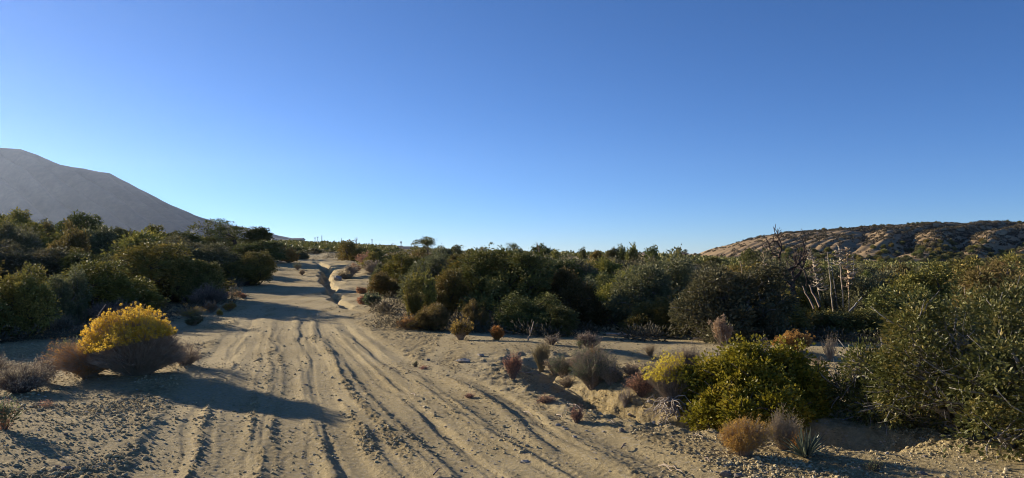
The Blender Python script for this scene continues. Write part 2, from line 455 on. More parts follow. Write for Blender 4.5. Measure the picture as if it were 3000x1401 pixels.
def soil_mat(name, c_a, c_b, c_stone, big=.35, fine=True, bump=.5, attr=False, s2=22):
    m, nt, N, L = mat(name)
    geo = N.new('ShaderNodeNewGeometry')
    n1 = N.new('ShaderNodeTexNoise'); n1.inputs['Scale'].default_value = big; n1.inputs['Detail'].default_value = 6; n1.inputs['Roughness'].default_value = .6
    n2 = N.new('ShaderNodeTexNoise'); n2.inputs['Scale'].default_value = s2; n2.inputs['Detail'].default_value = 5; n2.inputs['Roughness'].default_value = .7
    n3 = N.new('ShaderNodeTexVoronoi'); n3.inputs['Scale'].default_value = 48
    for n in (n1, n2, n3):
        L.new(geo.outputs['Position'], n.inputs['Vector'])
    cr = N.new('ShaderNodeValToRGB'); cr.color_ramp.elements[0].position = .36; cr.color_ramp.elements[1].position = .62
    cr.color_ramp.elements[0].color = (*c_a, 1); cr.color_ramp.elements[1].color = (*c_b, 1)
    L.new(n1.outputs['Fac'], cr.inputs[0])
    r2 = N.new('ShaderNodeMapRange'); r2.inputs[1].default_value = .3; r2.inputs[2].default_value = .7
    r2.inputs[3].default_value = .74; r2.inputs[4].default_value = 1.22
    L.new(n2.outputs['Fac'], r2.inputs[0])
    mul = N.new('ShaderNodeMixRGB'); mul.blend_type = 'MULTIPLY'; mul.inputs[0].default_value = 1
    L.new(cr.outputs[0], mul.inputs[1]); L.new(r2.outputs[0], mul.inputs[2])
    st = N.new('ShaderNodeSeparateColor'); L.new(n3.outputs['Color'], st.inputs[0])
    gt = N.new('ShaderNodeMath'); gt.operation = 'GREATER_THAN'; gt.inputs[1].default_value = .88
    L.new(st.outputs[0], gt.inputs[0])
    mx = N.new('ShaderNodeMixRGB'); mx.inputs[2].default_value = (*c_stone, 1)
    ml = N.new('ShaderNodeMath'); ml.operation = 'MULTIPLY'; ml.inputs[1].default_value = .55 if fine else 0
    L.new(gt.outputs[0], ml.inputs[0]); L.new(ml.outputs[0], mx.inputs[0]); L.new(mul.outputs[0], mx.inputs[1])
    p = N.new('ShaderNodeBsdfPrincipled'); p.inputs['Roughness'].default_value = .95; p.inputs['Specular IOR Level'].default_value = .15
    L.new(mx.outputs[0], p.inputs['Base Color'])
    if attr:
        at_ = N.new('ShaderNodeAttribute'); at_.attribute_name = 'rough'
        n5 = N.new('ShaderNodeTexNoise'); n5.inputs['Scale'].default_value = 14; n5.inputs['Detail'].default_value = 7; n5.inputs['Roughness'].default_value = .8
        L.new(geo.outputs['Position'], n5.inputs['Vector'])
        c5 = N.new('ShaderNodeValToRGB'); c5.color_ramp.elements[0].position = .40; c5.color_ramp.elements[1].position = .60
        c5.color_ramp.elements[0].color = (.58, .54, .46, 1); c5.color_ramp.elements[1].color = (1.12, 1.08, .98, 1)
        L.new(n5.outputs['Fac'], c5.inputs[0])
        m5 = N.new('ShaderNodeMixRGB'); m5.blend_type = 'MULTIPLY'
        L.new(at_.outputs['Fac'], m5.inputs[0]); L.new(mx.outputs[0], m5.inputs[1]); L.new(c5.outputs[0], m5.inputs[2])
        L.new(m5.outputs[0], p.inputs['Base Color'])
    n4 = N.new('ShaderNodeTexNoise'); n4.inputs['Scale'].default_value = 55; n4.inputs['Detail'].default_value = 6; n4.inputs['Roughness'].default_value = .75
    L.new(geo.outputs['Position'], n4.inputs['Vector'])
    b = N.new('ShaderNodeBump'); b.inputs['Strength'].default_value = bump; b.inputs['Distance'].default_value = .045 if attr else .02
    L.new(n4.outputs['Fac'], b.inputs['Height']); L.new(b.outputs[0], p.inputs['Normal'])
    o = N.new('ShaderNodeOutputMaterial'); L.new(p.outputs[0], o.inputs[0])
    return m

M['soil'] = soil_mat('sandy_soil', (.43, .342, .18), (.55, .448, .25), (.52, .46, .34), bump=1.0, attr=True)
M['clod'] = soil_mat('soil_clods', (.36, .285, .15), (.50, .41, .23), (.5, .44, .35), 6)
M['hill'] = soil_mat('dry_hill', (.26, .182, .095), (.36, .256, .138), (.4, .3, .2), .03, False, .3, s2=.5)
M['mount'] = soil_mat('mountain_scrub', (.045, .042, .038), (.09, .08, .065), (.1, .1, .1), .006, False, .3, s2=.06)

# ------------------------------------------------------------------ object helpers
def link(name, me, m=None, parent=None):
    o = bpy.data.objects.new(name, me); COL.objects.link(o)
    if m is not None and me is not None and not me.materials:
        me.materials.append(m)
    if parent is not None:
        o.parent = parent
    return o

def tag(o, label=None, cat=None, group=None, kind=None):
    if label: o['label'] = label
    if cat: o['category'] = cat
    if group: o['group'] = group
    if kind: o['kind'] = kind
    return o

def root(name, label, cat, loc=(0, 0, 0), rz=0, group=None, sc=(1, 1, 1), tilt=(0, 0)):
    o = bpy.data.objects.new(name, None); COL.objects.link(o)
    o.empty_display_size = .2
    o.location = loc; o.rotation_euler = (tilt[0], tilt[1], rz); o.scale = sc
    return tag(o, label, cat, group)

# ------------------------------------------------------------------ ground sheet
def build_ground():
    rr = [np.linspace(.3, 3.4, 26)[:-1], np.exp(np.arange(math.log(3.4), math.log(18), .0037)),
          np.exp(np.arange(math.log(18), math.log(70), .006)), np.exp(np.arange(math.log(70), math.log(500), .012)),
          np.exp(np.linspace(math.log(500), math.log(3600), 60))]
    R = np.concatenate(rr)
    dense = np.radians(np.arange(-41, 41.001, .08))
    coarse = np.radians(np.concatenate([np.arange(-180, -60, 4), np.arange(-60, -41, 1.0)]))
    A = np.concatenate([coarse, dense, -coarse[::-1][:-1]])
    nR, nA = len(R), len(A)
    rg, ag = np.meshgrid(R, A, indexing='ij')
    X = rg * np.sin(ag); Y = rg * np.cos(ag)
    Z = full_h(X, Y)
    V = np.stack([X, Y, Z], -1).reshape(-1, 3)
    V = np.concatenate([V, [[0, 0, 0]]])
    idx = np.arange(nR * nA).reshape(nR, nA)
    a = idx[:-1, :]; b = idx[1:, :]
    F = np.stack([a, np.roll(a, -1, 1), np.roll(b, -1, 1), b], -1).reshape(-1, 4)[:, ::-1]
    c = len(V) - 1
    # centre fan as quads (pairs of angular steps)
    inner = idx[0]
    k = np.arange(0, nA - 1, 2)
    Fc = np.stack([np.full(len(k), c), inner[(k + 2) % nA], inner[(k + 1) % nA], inner[k]], -1)
    me = np_mesh('ground', V, np.concatenate([F, Fc]))
    at_ = me.attributes.new('rough', 'FLOAT', 'POINT')
    rmv = np.concatenate([rough_mask(X, Y).ravel(), [0.5]])
    at_.data.foreach_set('value', np.clip(rmv, 0, 1).astype(np.float32))
    g = link('ground', me, M['soil'])
    tag(g, 'pale sandy ground with tyre ruts and eroded gullies', None, None, 'structure')
build_ground()

# ------------------------------------------------------------------ hill on the right
HC_P = [1000, 1800, 1990, 2100, 2200, 2300, 2400, 2500, 2600, 2700, 2800, 2900, 3000, 3300, 3800, 4600, 5600]
HC_Y = [790, 780, 763, 727, 700, 684, 677, 671, 663, 657, 656, 653, 654, 645, 655, 700, 790]
def hill_h(U, D):
    """U photo column, D depth"""
    Yc = 450.0
    crest = CAM_Z + (740 - np.interp(U, HC_P, HC_Y)) / FPX * Yc
    foot = -6.0
    t = np.clip((D - 210) / (Yc - 210), 0, 1)
    prof = np.sin(t * math.pi / 2) ** 1.05
    z = foot + (crest - foot) * prof
    bk = np.clip((D - Yc) / 300, 0, 1)
    z = z - (crest - foot) * bk ** 1.5
    # spurs and gullies running down to the lower left
    env = sstep(.05, .35, t) * sstep(1.0, .82, t) * (1 - bk)
    x = (U - 1500) / FPX * D
    s = (U - (1 - t) * -230 - 2690) / 165.0 + .9 * fbm(x * .010, D * .007, 3, 81)
    big = np.abs((s % 1.0) - .5) * 2            # 0 in ridge .. 1
    amp = np.interp(U, [2100, 2450, 2600, 3200], [0, .6, 3.6, 4.6])
    z = z - amp * env * (1 - big) ** 1.3
    s2 = (U + (1 - t) * 420) / 42.0 + .6 * fbm(x * .02, D * .02, 2, 82)
    r2 = np.abs((s2 % 1.0) - .5) * 2
    z = z - .45 * env * (1 - r2) ** 2 * (.3 + 1.4 * np.clip(fbm(x * .01, D * .01, 2, 84) + .4, 0, 1))
    z = z + .9 * fbm(x * .05, D * .05, 4, 83) * sstep(.0, .2, t)
    return z
def build_hill():
    U = np.linspace(1500, 5600, 620); D = np.concatenate([np.linspace(205, 460, 220), np.linspace(466, 760, 24)])
    dg, ug = np.meshgrid(D, U, indexing='ij')
    X = (ug - 1500) / FPX * dg
    V = np.stack([X, dg, hill_h(ug, dg)], -1).reshape(-1, 3)
    idx = np.arange(len(D) * len(U)).reshape(len(D), len(U))
    F = np.stack([idx[:-1, :-1], idx[:-1, 1:], idx[1:, 1:], idx[1:, :-1]], -1).reshape(-1, 4)
    tag(link('hill', np_mesh('hill', V, F), M['hill']), 'dry brown hill with gullied slope behind the thicket', None, None, 'structure')
build_hill()

# ------------------------------------------------------------------ mountain on the left
MC_P = [-900, -700, -500, -300, -150, -60, 0, 58, 110, 175, 230, 285, 320, 384, 440, 500, 582, 652, 745, 815, 885, 930, 1000, 1150, 1300]
MC_Y = [745, 700, 600, 500, 445, 433, 432, 437, 455, 483, 492, 502, 508, 541, 570, 600, 635, 655, 672, 690, 704, 713, 728, 745, 760]
def build_mountain():
    U = np.concatenate([np.linspace(-900, -130, 90), np.linspace(-120, 1300, 520)])
    T = np.concatenate([np.linspace(0, 1, 170), np.linspace(1.02, 1.5, 16)])
    tg, ug = np.meshgrid(T, U, indexing='ij')
    D = 2250 + 750 * tg
    crest = CAM_Z + (740 - np.interp(ug, MC_P, MC_Y)) / FPX * 3000.0
    x = (ug - 1500) / FPX * D
    t = np.clip(tg, 0, 1)
    z = -15 + (crest + 15) * (.35 * t + .65 * np.sin(t * math.pi / 2)) ** 1.2
    env = sstep(.02, .3, t) * sstep(1.0, .9, t)
    s = (ug - (1 - t) * 500) / 120. + .5 * fbm(x * .002, D * .002, 2, 91)
    z = z - np.clip(crest, 0, 400) * .10 * env * (1 - np.abs((s % 1.) - .5) * 2) ** 1.4
    z = z + 9 * fbm(x * .008, D * .008, 5, 92) * env + 2.2 * fbm(x * .03, D * .03, 3, 93) * sstep(0, .1, t) * sstep(20, 120, crest)
    z = z - (tg > 1) * (tg - 1) * 500
    V = np.stack([x, D, z], -1).reshape(-1, 3)
    idx = np.arange(len(T) * len(U)).reshape(len(T), len(U))
    F = np.stack([idx[:-1, :-1], idx[:-1, 1:], idx[1:, 1:], idx[1:, :-1]], -1).reshape(-1, 4)
    tag(link('mountain', np_mesh('mountain', V, F), M['mount']), 'hazy blue grey mountain slope on the left horizon', None, None, 'structure')
build_mountain()

# ------------------------------------------------------------------ haze
def build_haze():
    lo = (-3800, -3800, -25); hi = (3800, 3800, 470)
    V = [(x, y, z) for x in (lo[0], hi[0]) for y in (lo[1], hi[1]) for z in (lo[2], hi[2])]
    F = [(0, 1, 3, 2), (4, 6, 7, 5), (0, 4, 5, 1), (2, 3, 7, 6), (0, 2, 6, 4), (1, 5, 7, 3)]
    m, nt, N, L = mat('haze')
    v = N.new('ShaderNodeVolumePrincipled')
    v.inputs['Color'].default_value = (.58, .72, 1, 1)
    v.inputs['Density'].default_value = HAZE_D
    v.inputs['Anisotropy'].default_value = .55
    o = N.new('ShaderNodeOutputMaterial'); L.new(v.outputs[0], o.inputs['Volume'])
    me = bpy.data.meshes.new('haze'); me.from_pydata(V, [], F); me.update()
    tag(link('haze', me, m), 'thin pale haze filling the valley air', None, None, 'stuff')
HAZE_D = .000034
build_haze()

# ------------------------------------------------------------------ shrub prototypes
def shrub_meshes(seed, nl, ntuft, nleaf, L, R=1.25, H=2.0, tuft_r=.09, lobe=(.26, .42), shoots=.12, low=.12, nstem=9, wleaf=.5):
    r = np.random.default_rng(seed)
    # lobes on a dome
    nm = int(r.integers(4, 8))
    mth = np.arange(nm) * 2.4 + r.uniform(0, 6.28) + r.normal(size=nm) * .3; mr = R * r.uniform(.15, .62, nm)
    MC = np.stack([mr * np.cos(mth), mr * np.sin(mth)], 1); MR = R * r.uniform(.30, .55, nm); MH = H * r.uniform(.45, 1.0, nm)
    mi = r.choice(nm, nl, p=MR * MH / (MR * MH).sum())
    th = r.uniform(0, 2 * math.pi, nl); zz = r.uniform(low, 1, nl)
    rad = np.sqrt(np.clip(1 - (zz * .95) ** 2.2, 0, 1)) * r.uniform(.45, .95, nl)
    C = np.stack([MC[mi, 0] + MR[mi] * rad * np.cos(th), MC[mi, 1] + MR[mi] * rad * np.sin(th), MH[mi] * (.10 + .78 * zz) * r.uniform(.85, 1.1, nl)], 1)
    lr = r.uniform(lobe[0], lobe[1], nl) * R
    # points on lobes
    n = ntuft * 4
    k = r.integers(0, nl, n)
    d = unit(r.normal(size=(n, 3)) + np.array([0, 0, .35]))
    P = C[k] + d * (lr[k] * r.uniform(.72, 1.08, n))[:, None]
    keep = P[:, 2] > .05 * H
    dist = np.linalg.norm(P[:, None, :] - C[None], axis=2) / lr[None]
    dist[np.arange(n), k] = 9
    keep &= dist.min(1) > .74
    P = P[keep][:ntuft]; d = d[keep][:ntuft]; k = k[keep][:ntuft]
    sh = r.uniform(size=len(P)) < shoots
    P[sh] += (unit(d[sh] + np.array([0, 0, .7])) * (r.uniform(.06, .22, sh.sum()) * R * .7)[:, None])
    nt_ = len(P)
    q = np.repeat(np.arange(nt_), nleaf)
    off = r.normal(size=(len(q), 3)) * tuft_r
    pos = P[q] + off
    dirs = unit(off) + d[q] * .8 + r.normal(size=(len(q), 3)) * .35
    Ls = L * r.uniform(.45, 1.45, len(q))
    V, F = leaf_geo(pos, dirs, Ls, Ls * wleaf * r.uniform(.8, 1.2, len(q)), r)
    kxy = R / np.percentile(np.hypot(V[:, 0], V[:, 1]), 97.5); kz = H / np.percentile(V[:, 2], 99.3)
    K3 = np.array([kxy, kxy, kz])
    fol = np_mesh('foliage_%d' % seed, V * K3, F, False)
    # stems and branches
    b0 = np.stack([r.normal(0, .10, nl), r.normal(0, .10, nl), np.full(nl, -.12)], 1)
    br = curve_paths(b0, C, 7, r, 0, .12)
    rad0 = np.linspace(1, .28, 7)[None] * r.uniform(.022, .05, (nl, 1)) * R
    parts = [tube_geo(br, rad0)]
    sel = r.choice(nt_, min(nt_, 260), replace=False)
    tw = curve_paths(C[k[sel]], P[sel] + d[sel] * np.where(r.uniform(size=(len(sel), 1)) < .3, r.uniform(.12, .26, (len(sel), 1)), .05), 4, r, 0, .1)
    parts.append(tube_geo(tw, np.linspace(1, .4, 4)[None] * r.uniform(.005, .011, (len(sel), 1))))
    V, F = merge(parts)
    return fol, np_mesh('branches_%d' % seed, V * K3, F)

PROTO = {}
def proto(key, matf, matb, **kw):
    fol, br = shrub_meshes(**kw)
    fol.materials.append(M[matf]); br.materials.append(M[matb])
    PROTO[key] = (fol, br)
near = dict(nl=80, ntuft=1300, nleaf=26, L=.064, tuft_r=.055, lobe=(.10, .20))
mid = dict(nl=60, ntuft=600, nleaf=18, L=.11, tuft_r=.08, lobe=(.11, .21))
far = dict(nl=34, ntuft=220, nleaf=12, L=.19, tuft_r=.11, lobe=(.14, .24))
for i in range(4):
    proto(('olive', 0, i), 'olive', 'bark', seed=140 + i, **near)
    proto(('dark', 0, i), 'dark', 'bark', seed=110 + i, **near)
for i in range(2):
    proto(('yellowgreen', 0, i), 'yellowgreen', 'bark', seed=120 + i, **near)
    proto(('grey', 0, i), 'grey', 'greybark', seed=130 + i, **near)
for i in range(2):
    for kx, s in (('olive', 200), ('dark', 210), ('grey', 220), ('yellowgreen', 230)):
        proto((kx, 1, i), kx, 'bark', seed=s + i, **mid)
        proto((kx, 2, i), kx, 'bark', seed=s + 100 + i, **far)

KIND = {'olive': ('scrub_oak', 'shrub'), 'dark': ('juniper_shrub', 'shrub'), 'grey': ('mountain_mahogany', 'shrub'),
        'yellowgreen': ('scrub_oak', 'shrub')}
SHR = []
def shrub(kind, x, y, w, h, label, group=None, z=None, name=None, rz=None, lod=None):
    if lod is None:
        lod = 0 if y < 34 else (1 if y < 85 else 2)
    keys = [k for k in PROTO if k[0] == kind and k[1] == lod]
    key = keys[random.randrange(len(keys))]
    fol, br = PROTO[key]
    if z is None: z = gz(x, y)
    sx = w / 2.6; sz = h / 2.0
    o = root(name or KIND[kind][0], label, KIND[kind][1], (x, y, z - .04), random.uniform(0, 6.28) if rz is None else rz, group,
             (sx * random.uniform(.95, 1.05), sx * random.uniform(.9, 1.1), sz))
    link('foliage', fol, None, o)
    link('branches', br, None, o)
    SHR.append((x, y, w / 2))
    return o

def shrub_px(kind, px, top, Y, wpx, label, group=None, minh=.5, **kw):
    """shrub whose crown is centred on column px at depth Y, top at row top, wpx wide in the photograph"""
    x, _, zt = pix(px, top, Y)
    z = gz(x, Y)
    h = max(minh, zt - z) * .97
    if kw.get('name') is None: wpx = max(wpx, h / 1.25 * FPX / Y)
    return shrub(kind, x, Y, wpx / FPX * Y, h, label, group, z, **kw)

# ------------------------------------------------------------------ fan-shaped brush (rabbitbrush, sage, dry bushes, grass tufts)
def fan(seed, n, R, H, r0=.004, base=.12, lo=.15, K=6, bow=.12, jit=.06, flat=1.0, twigs=2, twl=.18, skew=(0, 0), kmin=.30):
    r = np.random.default_rng(seed)
    th = r.uniform(0, 2 * math.pi, n)
    lo = lo + .2 if lo < .5 else lo
    e = np.arcsin(r.uniform(math.sin(lo), 1, n))           # elevation of stem
    k = r.uniform(kmin, 1.0, n) ** .5
    k = k * (.82 + (.75 if kmin < .7 else .35) * noise(np.cos(th) * 1.6 + 7, np.sin(th) * 1.6 + e * 1.5, seed)) * np.where((r.uniform(size=n) < .06) & (kmin < .7), 1.15, 1)
    tip = np.stack([R * np.cos(th) * np.cos(e) * k + skew[0] * k, R * flat * np.sin(th) * np.cos(e) * k + skew[1] * k, H * np.sin(e) * k], 1)
    tip = tip * np.array([R / max(np.percentile(np.hypot(tip[:, 0], tip[:, 1] / flat), 96), .3 * R), 1, 1])
    tip[:, 2] *= H / np.percentile(tip[:, 2], 97) * .96
    b = np.stack([base * R * np.cos(th) * r.uniform(0, 1, n), base * R * flat * np.sin(th) * r.uniform(0, 1, n), np.full(n, -.03)], 1)
    P = curve_paths(b, tip, K, r, bow, jit)
    parts = [tube_geo(P, np.linspace(1, .35, K)[None] * r.uniform(.7, 1.3, (n, 1)) * r0, 3)]
    tips = [P[:, -1]]; dirs = [unit(P[:, -1] - P[:, -2])]
    mids = [P[:, 3:].reshape(-1, 3)]; mdir = [np.repeat(unit(P[:, -1] - P[:, -3])[:, None], K - 3, 1).reshape(-1, 3)]
    for _ in range(twigs):
        t0 = P[np.arange(n), r.integers(max(2, K // 2), K - 1, n)]
        d = unit(P[:, -1] - P[:, -3]) + r.normal(size=(n, 3)) * .38
        L = np.linalg.norm(tip, axis=1) * twl * r.uniform(.6, 1.3, n)
        t1 = t0 + unit(d) * L[:, None]
        Q = curve_paths(t0, t1, 4, r, .05, .05)
        parts.append(tube_geo(Q, np.linspace(.55, .25, 4)[None] * np.full((n, 1), r0), 3))
        tips.append(Q[:, -1]); dirs.append(unit(t1 - t0)); mids.append(Q[:, 2]); mdir.append(unit(t1 - t0))
    V, F = merge(parts)
    return (V, F), np.concatenate(tips), np.concatenate(dirs), np.concatenate(mids), np.concatenate(mdir), r

def puffs(P, r, rad, npet, L, W, z=0):
    """round flower heads made of small petals"""
    n = len(P)
    q = np.repeat(np.arange(n), npet)
    d = unit(r.normal(size=(len(q), 3)) + np.array([0, 0, .25]))
    rr = np.repeat(r.uniform(.7, 1.25, n) * rad, npet)
    pos = P[q] + d * (rr * r.uniform(.25, .8, len(q)))[:, None]
    return leaf_geo(pos, d + r.normal(size=d.shape) * .5, L, W, r)

def side_leaves(P, D, r, n, L, W, spread=.6):
    k = r.integers(0, len(P), n)
    pos = P[k] + r.normal(size=(n, 3)) * .012
    return leaf_geo(pos, D[k] + r.normal(size=(n, 3)) * spread, L * r.uniform(.6, 1.3, n), W, r)

def brush(name, label, cat, loc, seed, n, R, H, stem='twig', leaves=None, heads=None, head_part='flowers', group=None, head_filter=None, sc=(1, 1, 1), rz=0, **kw):
    """leaves=(mat, count, L, W) ; heads=(mat, radius, petals, L, W, fraction)"""
    (V, F), tips, td, mids, md, r = fan(seed, n, R, H, **kw)
    o = root(name, label, cat, loc, rz, group, sc)
    link('stems', np_mesh('stems', V, F), M[stem], o)
    if leaves:
        leaves = (leaves[0], int(leaves[1] * .55), leaves[2], leaves[3])
        V, F = side_leaves(mids, md, r, leaves[1], leaves[2], leaves[3])
        link('foliage', np_mesh('foliage', V, F, False), M[leaves[0]], o)
    if heads:
        k = r.uniform(size=len(tips)) < heads[5]
        if head_filter is not None: k &= head_filter(tips)
        V, F = puffs(tips[k], r, heads[1], heads[2], heads[3], heads[4])
        link(head_part, np_mesh(head_part, V, F, False), M[heads[0]], o)
    return o

def at(px, py, lift=0.0):
    x, y, z = G(px, py)
    return (x, y, z + lift), y / FPX      # location, metres per photo pixel there

# --- the big flowering rabbitbrush left of the track
loc, s = at(400, 1098)
brush('rabbitbrush', 'large round rabbitbrush topped with yellow flowers at the left edge of the dirt track', 'shrub', loc, 1,
      2600, 172 * s, 184 * s, 'stalk', ('straw', 16000, .04, .0035), ('flower', .016, 18, .016, .008, .75), r0=.0035, lo=.02, bow=.06, kmin=.74, skew=(-.04, .02),
      head_filter=lambda t: (t[:, 2] > .40 + .22 * t[:, 0]), twl=.13, flat=.85)
loc, s = at(262, 1104)
brush('rabbitbrush', 'low brownish rabbitbrush without flowers leaning out from the foot of the large yellow one', 'shrub', loc, 2,
      900, 115 * s, 100 * s, 'stalk', ('ochre', 14000, .03, .004), None, r0=.003, lo=.1, skew=(-.10, 0), twl=.2)
loc, s = at(205, 1075)
brush('rabbitbrush', 'small pale green leafy bush at the left foot of the large yellow rabbitbrush', 'shrub', loc, 3,
      260, 70 * s, 85 * s, 'twig', ('palegreen', 3500, .03, .010), None, r0=.003, lo=.2)
loc, s = at(545, 1068)
brush('rabbitbrush', 'thin grey twiggy bush at the right foot of the large yellow rabbitbrush', 'shrub', loc, 4,
      260, 75 * s, 70 * s, 'twig', ('sage', 900, .03, .004), None, r0=.003, lo=.15)
# --- sage at far left
loc, s = at(60, 1150)
brush('sagebrush', 'low mauve grey sagebrush spreading at the left edge of the photo', 'shrub', loc, 5,
      650, 105 * s, 78 * s, 'twigdark', ('sage', 7000, .035, .006), None, r0=.003, lo=.12)
loc, s = at(125, 1125)
brush('sagebrush', 'dark upright grey sagebrush just left of the brown rabbitbrush', 'shrub', loc, 6,
      260, 40 * s, 68 * s, 'twigdark', ('sage', 3500, .03, .007), None, r0=.003, lo=.5)
loc, s = at(-40, 1120)
brush('sagebrush', 'grey sagebrush cut off by the left edge of the photo', 'shrub', loc, 7,
      400, 90 * s, 80 * s, 'twigdark', ('sage', 4500, .035, .006), None, r0=.003, lo=.12)
loc, s = at(12, 1262)
brush('green_weed', 'small leafy green weed with reddish stems at the left edge foreground', 'plant', loc, 8,
      60, 45 * s, 90 * s, 'rust', ('palegreen', 700, .035, .016), None, r0=.0025, lo=.5)
loc, s = at(138, 1195)
brush('dry_tuft', 'tiny brown dry tuft on the bare ground below the sagebrush', 'plant', loc, 9,
      80, 22 * s, 22 * s, 'twig', ('rust', 300, .02, .004), None, r0=.0015, lo=.2)

# --- small brush lining the left of the road
for i, (px, py, w, h, lm, hm, lab) in enumerate([
    (566, 955, 54, 24, 'palegreen', 'yellowgreen', 'low bright green cushion bush beside the right end of the yellow rabbitbrush'),
    (560, 932, 90, 26, 'straw', 'ochre', 'row of low straw coloured brush behind the green cushion bush'),
    (617, 918, 46, 28, 'sage', 'ochre', 'small round brown bush at the road edge, behind the straw coloured brush'),
    (671, 912, 38, 20, 'ochre', 'ochre', 'small golden tuft at the left edge of the road nearest the track'),
    (645, 925, 14, 12, 'ochre', None, 'tiny ochre tuft between the brown bush and the road'),
    (650, 878, 50, 22, 'rust', None, 'dark rusty low brush on the left bank of the road'),
    (702, 838, 66, 34, 'palegreen', None, 'pale green grassy bush on the road bank under the round dark shrub'),
    (712, 874, 20, 9, 'rust', None, 'small dark tuft on the shaded road edge'),
    (700, 870, 26, 12, 'rust', None, 'dark red tuft beside the bend of the left road bank'),
    (872, 790, 30, 18, 'palegreen', None, 'pale green tuft growing on the upper road'),
    (885, 806, 22, 12, 'straw', None, 'small straw tuft growing on the upper road below the green one')]):
    loc, s = at(px, py)
    brush('roadside_brush', lab, 'plant', loc, 20 + i, 220, w * .5 * s, h * 1.15 * s, 'twig', (lm, 1500, .05 if loc[1] > 16 else .035, .012 if loc[1] > 16 else .006),
          (hm, .02, 8, .02, .012, .5) if hm else None, r0=.0035, lo=.3, group='low brush lining the road')
loc, s = at(165, 975)
brush('dry_bush', 'pale tan feathery dry bush in front of the dark shrubs on the left', 'shrub', loc, 40,
      420, 52 * s, 52 * s, 'stalk', ('straw', 2200, .05, .006), None, r0=.0045, lo=.3)
loc, s = at(250, 985)
brush('dry_bush', 'grey shaded low bush between the tan bush and the yellow rabbitbrush', 'shrub', loc, 41,
      260, 50 * s, 36 * s, 'twigdark', ('sage', 1500, .05, .006), None, r0=.004, lo=.3)
for i, (px, py, w, h, lab) in enumerate([(330, 905, 150, 60, 'wide grey spiky brush standing behind the yellow rabbitbrush'),
                                    (610, 885, 130, 55, 'grey spiky brush between the big left oak and the road')]):
    x, Y, z = pix(px, py, [17.0, 21.0][i]); z = gz(x, Y); s = Y / FPX
    brush('dry_bush', lab, 'shrub', (x, Y, z), 44 + i, 700, w * .5 * s, (h + 12) * s, 'twigdark', ('sage', 4000, .07, .008), None, r0=.006, lo=.35)
# golden mound on the crest
loc, s = at(845, 770)
x, Y, z = pix(845, 770, 52.0); z = gz(x, Y); s = Y / FPX
brush('golden_bush', 'golden rounded bush at the top of the road on its left side', 'shrub', (x, Y, z), 48,
      500, 30 * s, 36 * s, 'twig', ('ochre', 4000, .14, .04), ('ochre', .10, 8, .10, .06, .9), r0=.01, lo=.15)

# --- plants of the near gully
def near_brush(px, py, w, h, seed, lab, n=500, stem='twig', leaves=('sage', 2500, .03, .004), heads=None, name='dry_bush', cat='shrub', dz=0, hf=None, **kw):
    loc, s = at(px, py)
    kw.setdefault('r0', .0026)
    return brush(name, lab, cat, (loc[0], loc[1], loc[2] + dz), seed, n, w * .5 * s, h * s, stem, leaves, heads, head_filter=hf, **kw)
near_brush(1503, 1112, 56, 72, 60, 'upright reddish brown bush alone on the sand left of the gully', 420, 'twigdark', ('rust', 3800, .028, .007), lo=.75)
near_brush(1585, 1090, 66, 85, 61, 'tall straw grass clump with feathery top behind the reddish bush', 420, 'straw', ('straw', 1400, .05, .003), lo=.85, name='grass_tuft', cat='grass clump')
near_brush(1650, 1105, 90, 62, 62, 'low brown and green sage on the gully rim right of the reddish bush', 450, 'twig', ('palegreen', 3000, .028, .006), lo=.4)
near_brush(1625, 1098, 70, 50, 63, 'straw yellow stems in front of the tall feathery grass clump', 260, 'stalk', ('straw', 900, .04, .004), lo=.7, name='grass_tuft', cat='grass clump')
near_brush(1735, 1140, 150, 120, 64, 'large pale grey twiggy bush on the left wall of the gully', 900, 'twig', ('palegreen', 2600, .022, .004), ('palegreen', .012, 6, .012, .006, .4), lo=.2)
near_brush(1733, 1065, 50, 48, 65, 'bright yellow dry grass tuft on the ridge behind the gully', 330, 'ochre', ('straw', 700, .06, .003), lo=.8, name='grass_tuft', cat='grass clump', r0=.002)
near_brush(1905, 1045, 46, 38, 66, 'thin pale grass tuft on the side track', 150, 'straw', ('straw', 300, .05, .003), lo=.8, name='grass_tuft', cat='grass clump', r0=.0018)
near_brush(2015, 1095, 90, 78, 67, 'pale tan dry bush behind the yellow flowers of the gully rabbitbrush', 700, 'stalk', ('straw', 2500, .03, .004), lo=.35)
near_brush(1975, 1205, 165, 138, 68, 'rabbitbrush with orange yellow flowers and grey stems growing from the eroded gully bank', 1100, 'twig', ('grey', 3800, .03, .0035),
           ('flower', .013, 10, .013, .007, .8), name='rabbitbrush', lo=.35, r0=.0026,
           hf=lambda t: (t[:, 2] > .30) & (t[:, 0] < .16), dz=.04)
near_brush(1880, 1160, 90, 62, 69, 'rusty brown low bush in the shade of the gully', 330, 'twigdark', ('rust', 2400, .03, .007), lo=.3)
near_brush(1830, 1198, 50, 52, 70, 'small bare pale twig bush on the gully floor', 70, 'deadwood', None, lo=.3, r0=.0026, twigs=4, twl=.3)
near_brush(1690, 1240, 46, 46, 71, 'little brown dead tuft on the track edge below the gully', 150, 'twigdark', ('rust', 900, .02, .005), lo=.3)
near_brush(1600, 1180, 60, 18, 72, 'flat dark dry mat of weed left of the dead tuft', 160, 'twigdark', ('rust', 700, .02, .005), lo=.08)
near_brush(1375, 1167, 34, 14, 73, 'tiny dark tuft on the berm of the middle rut', 120, 'twigdark', ('rust', 500, .016, .005), lo=.25)
near_brush(1217, 1076, 18, 18, 74, 'tiny green tuft growing alone between the tracks', 60, 'twigdark', ('palegreen', 260, .018, .006), lo=.4)
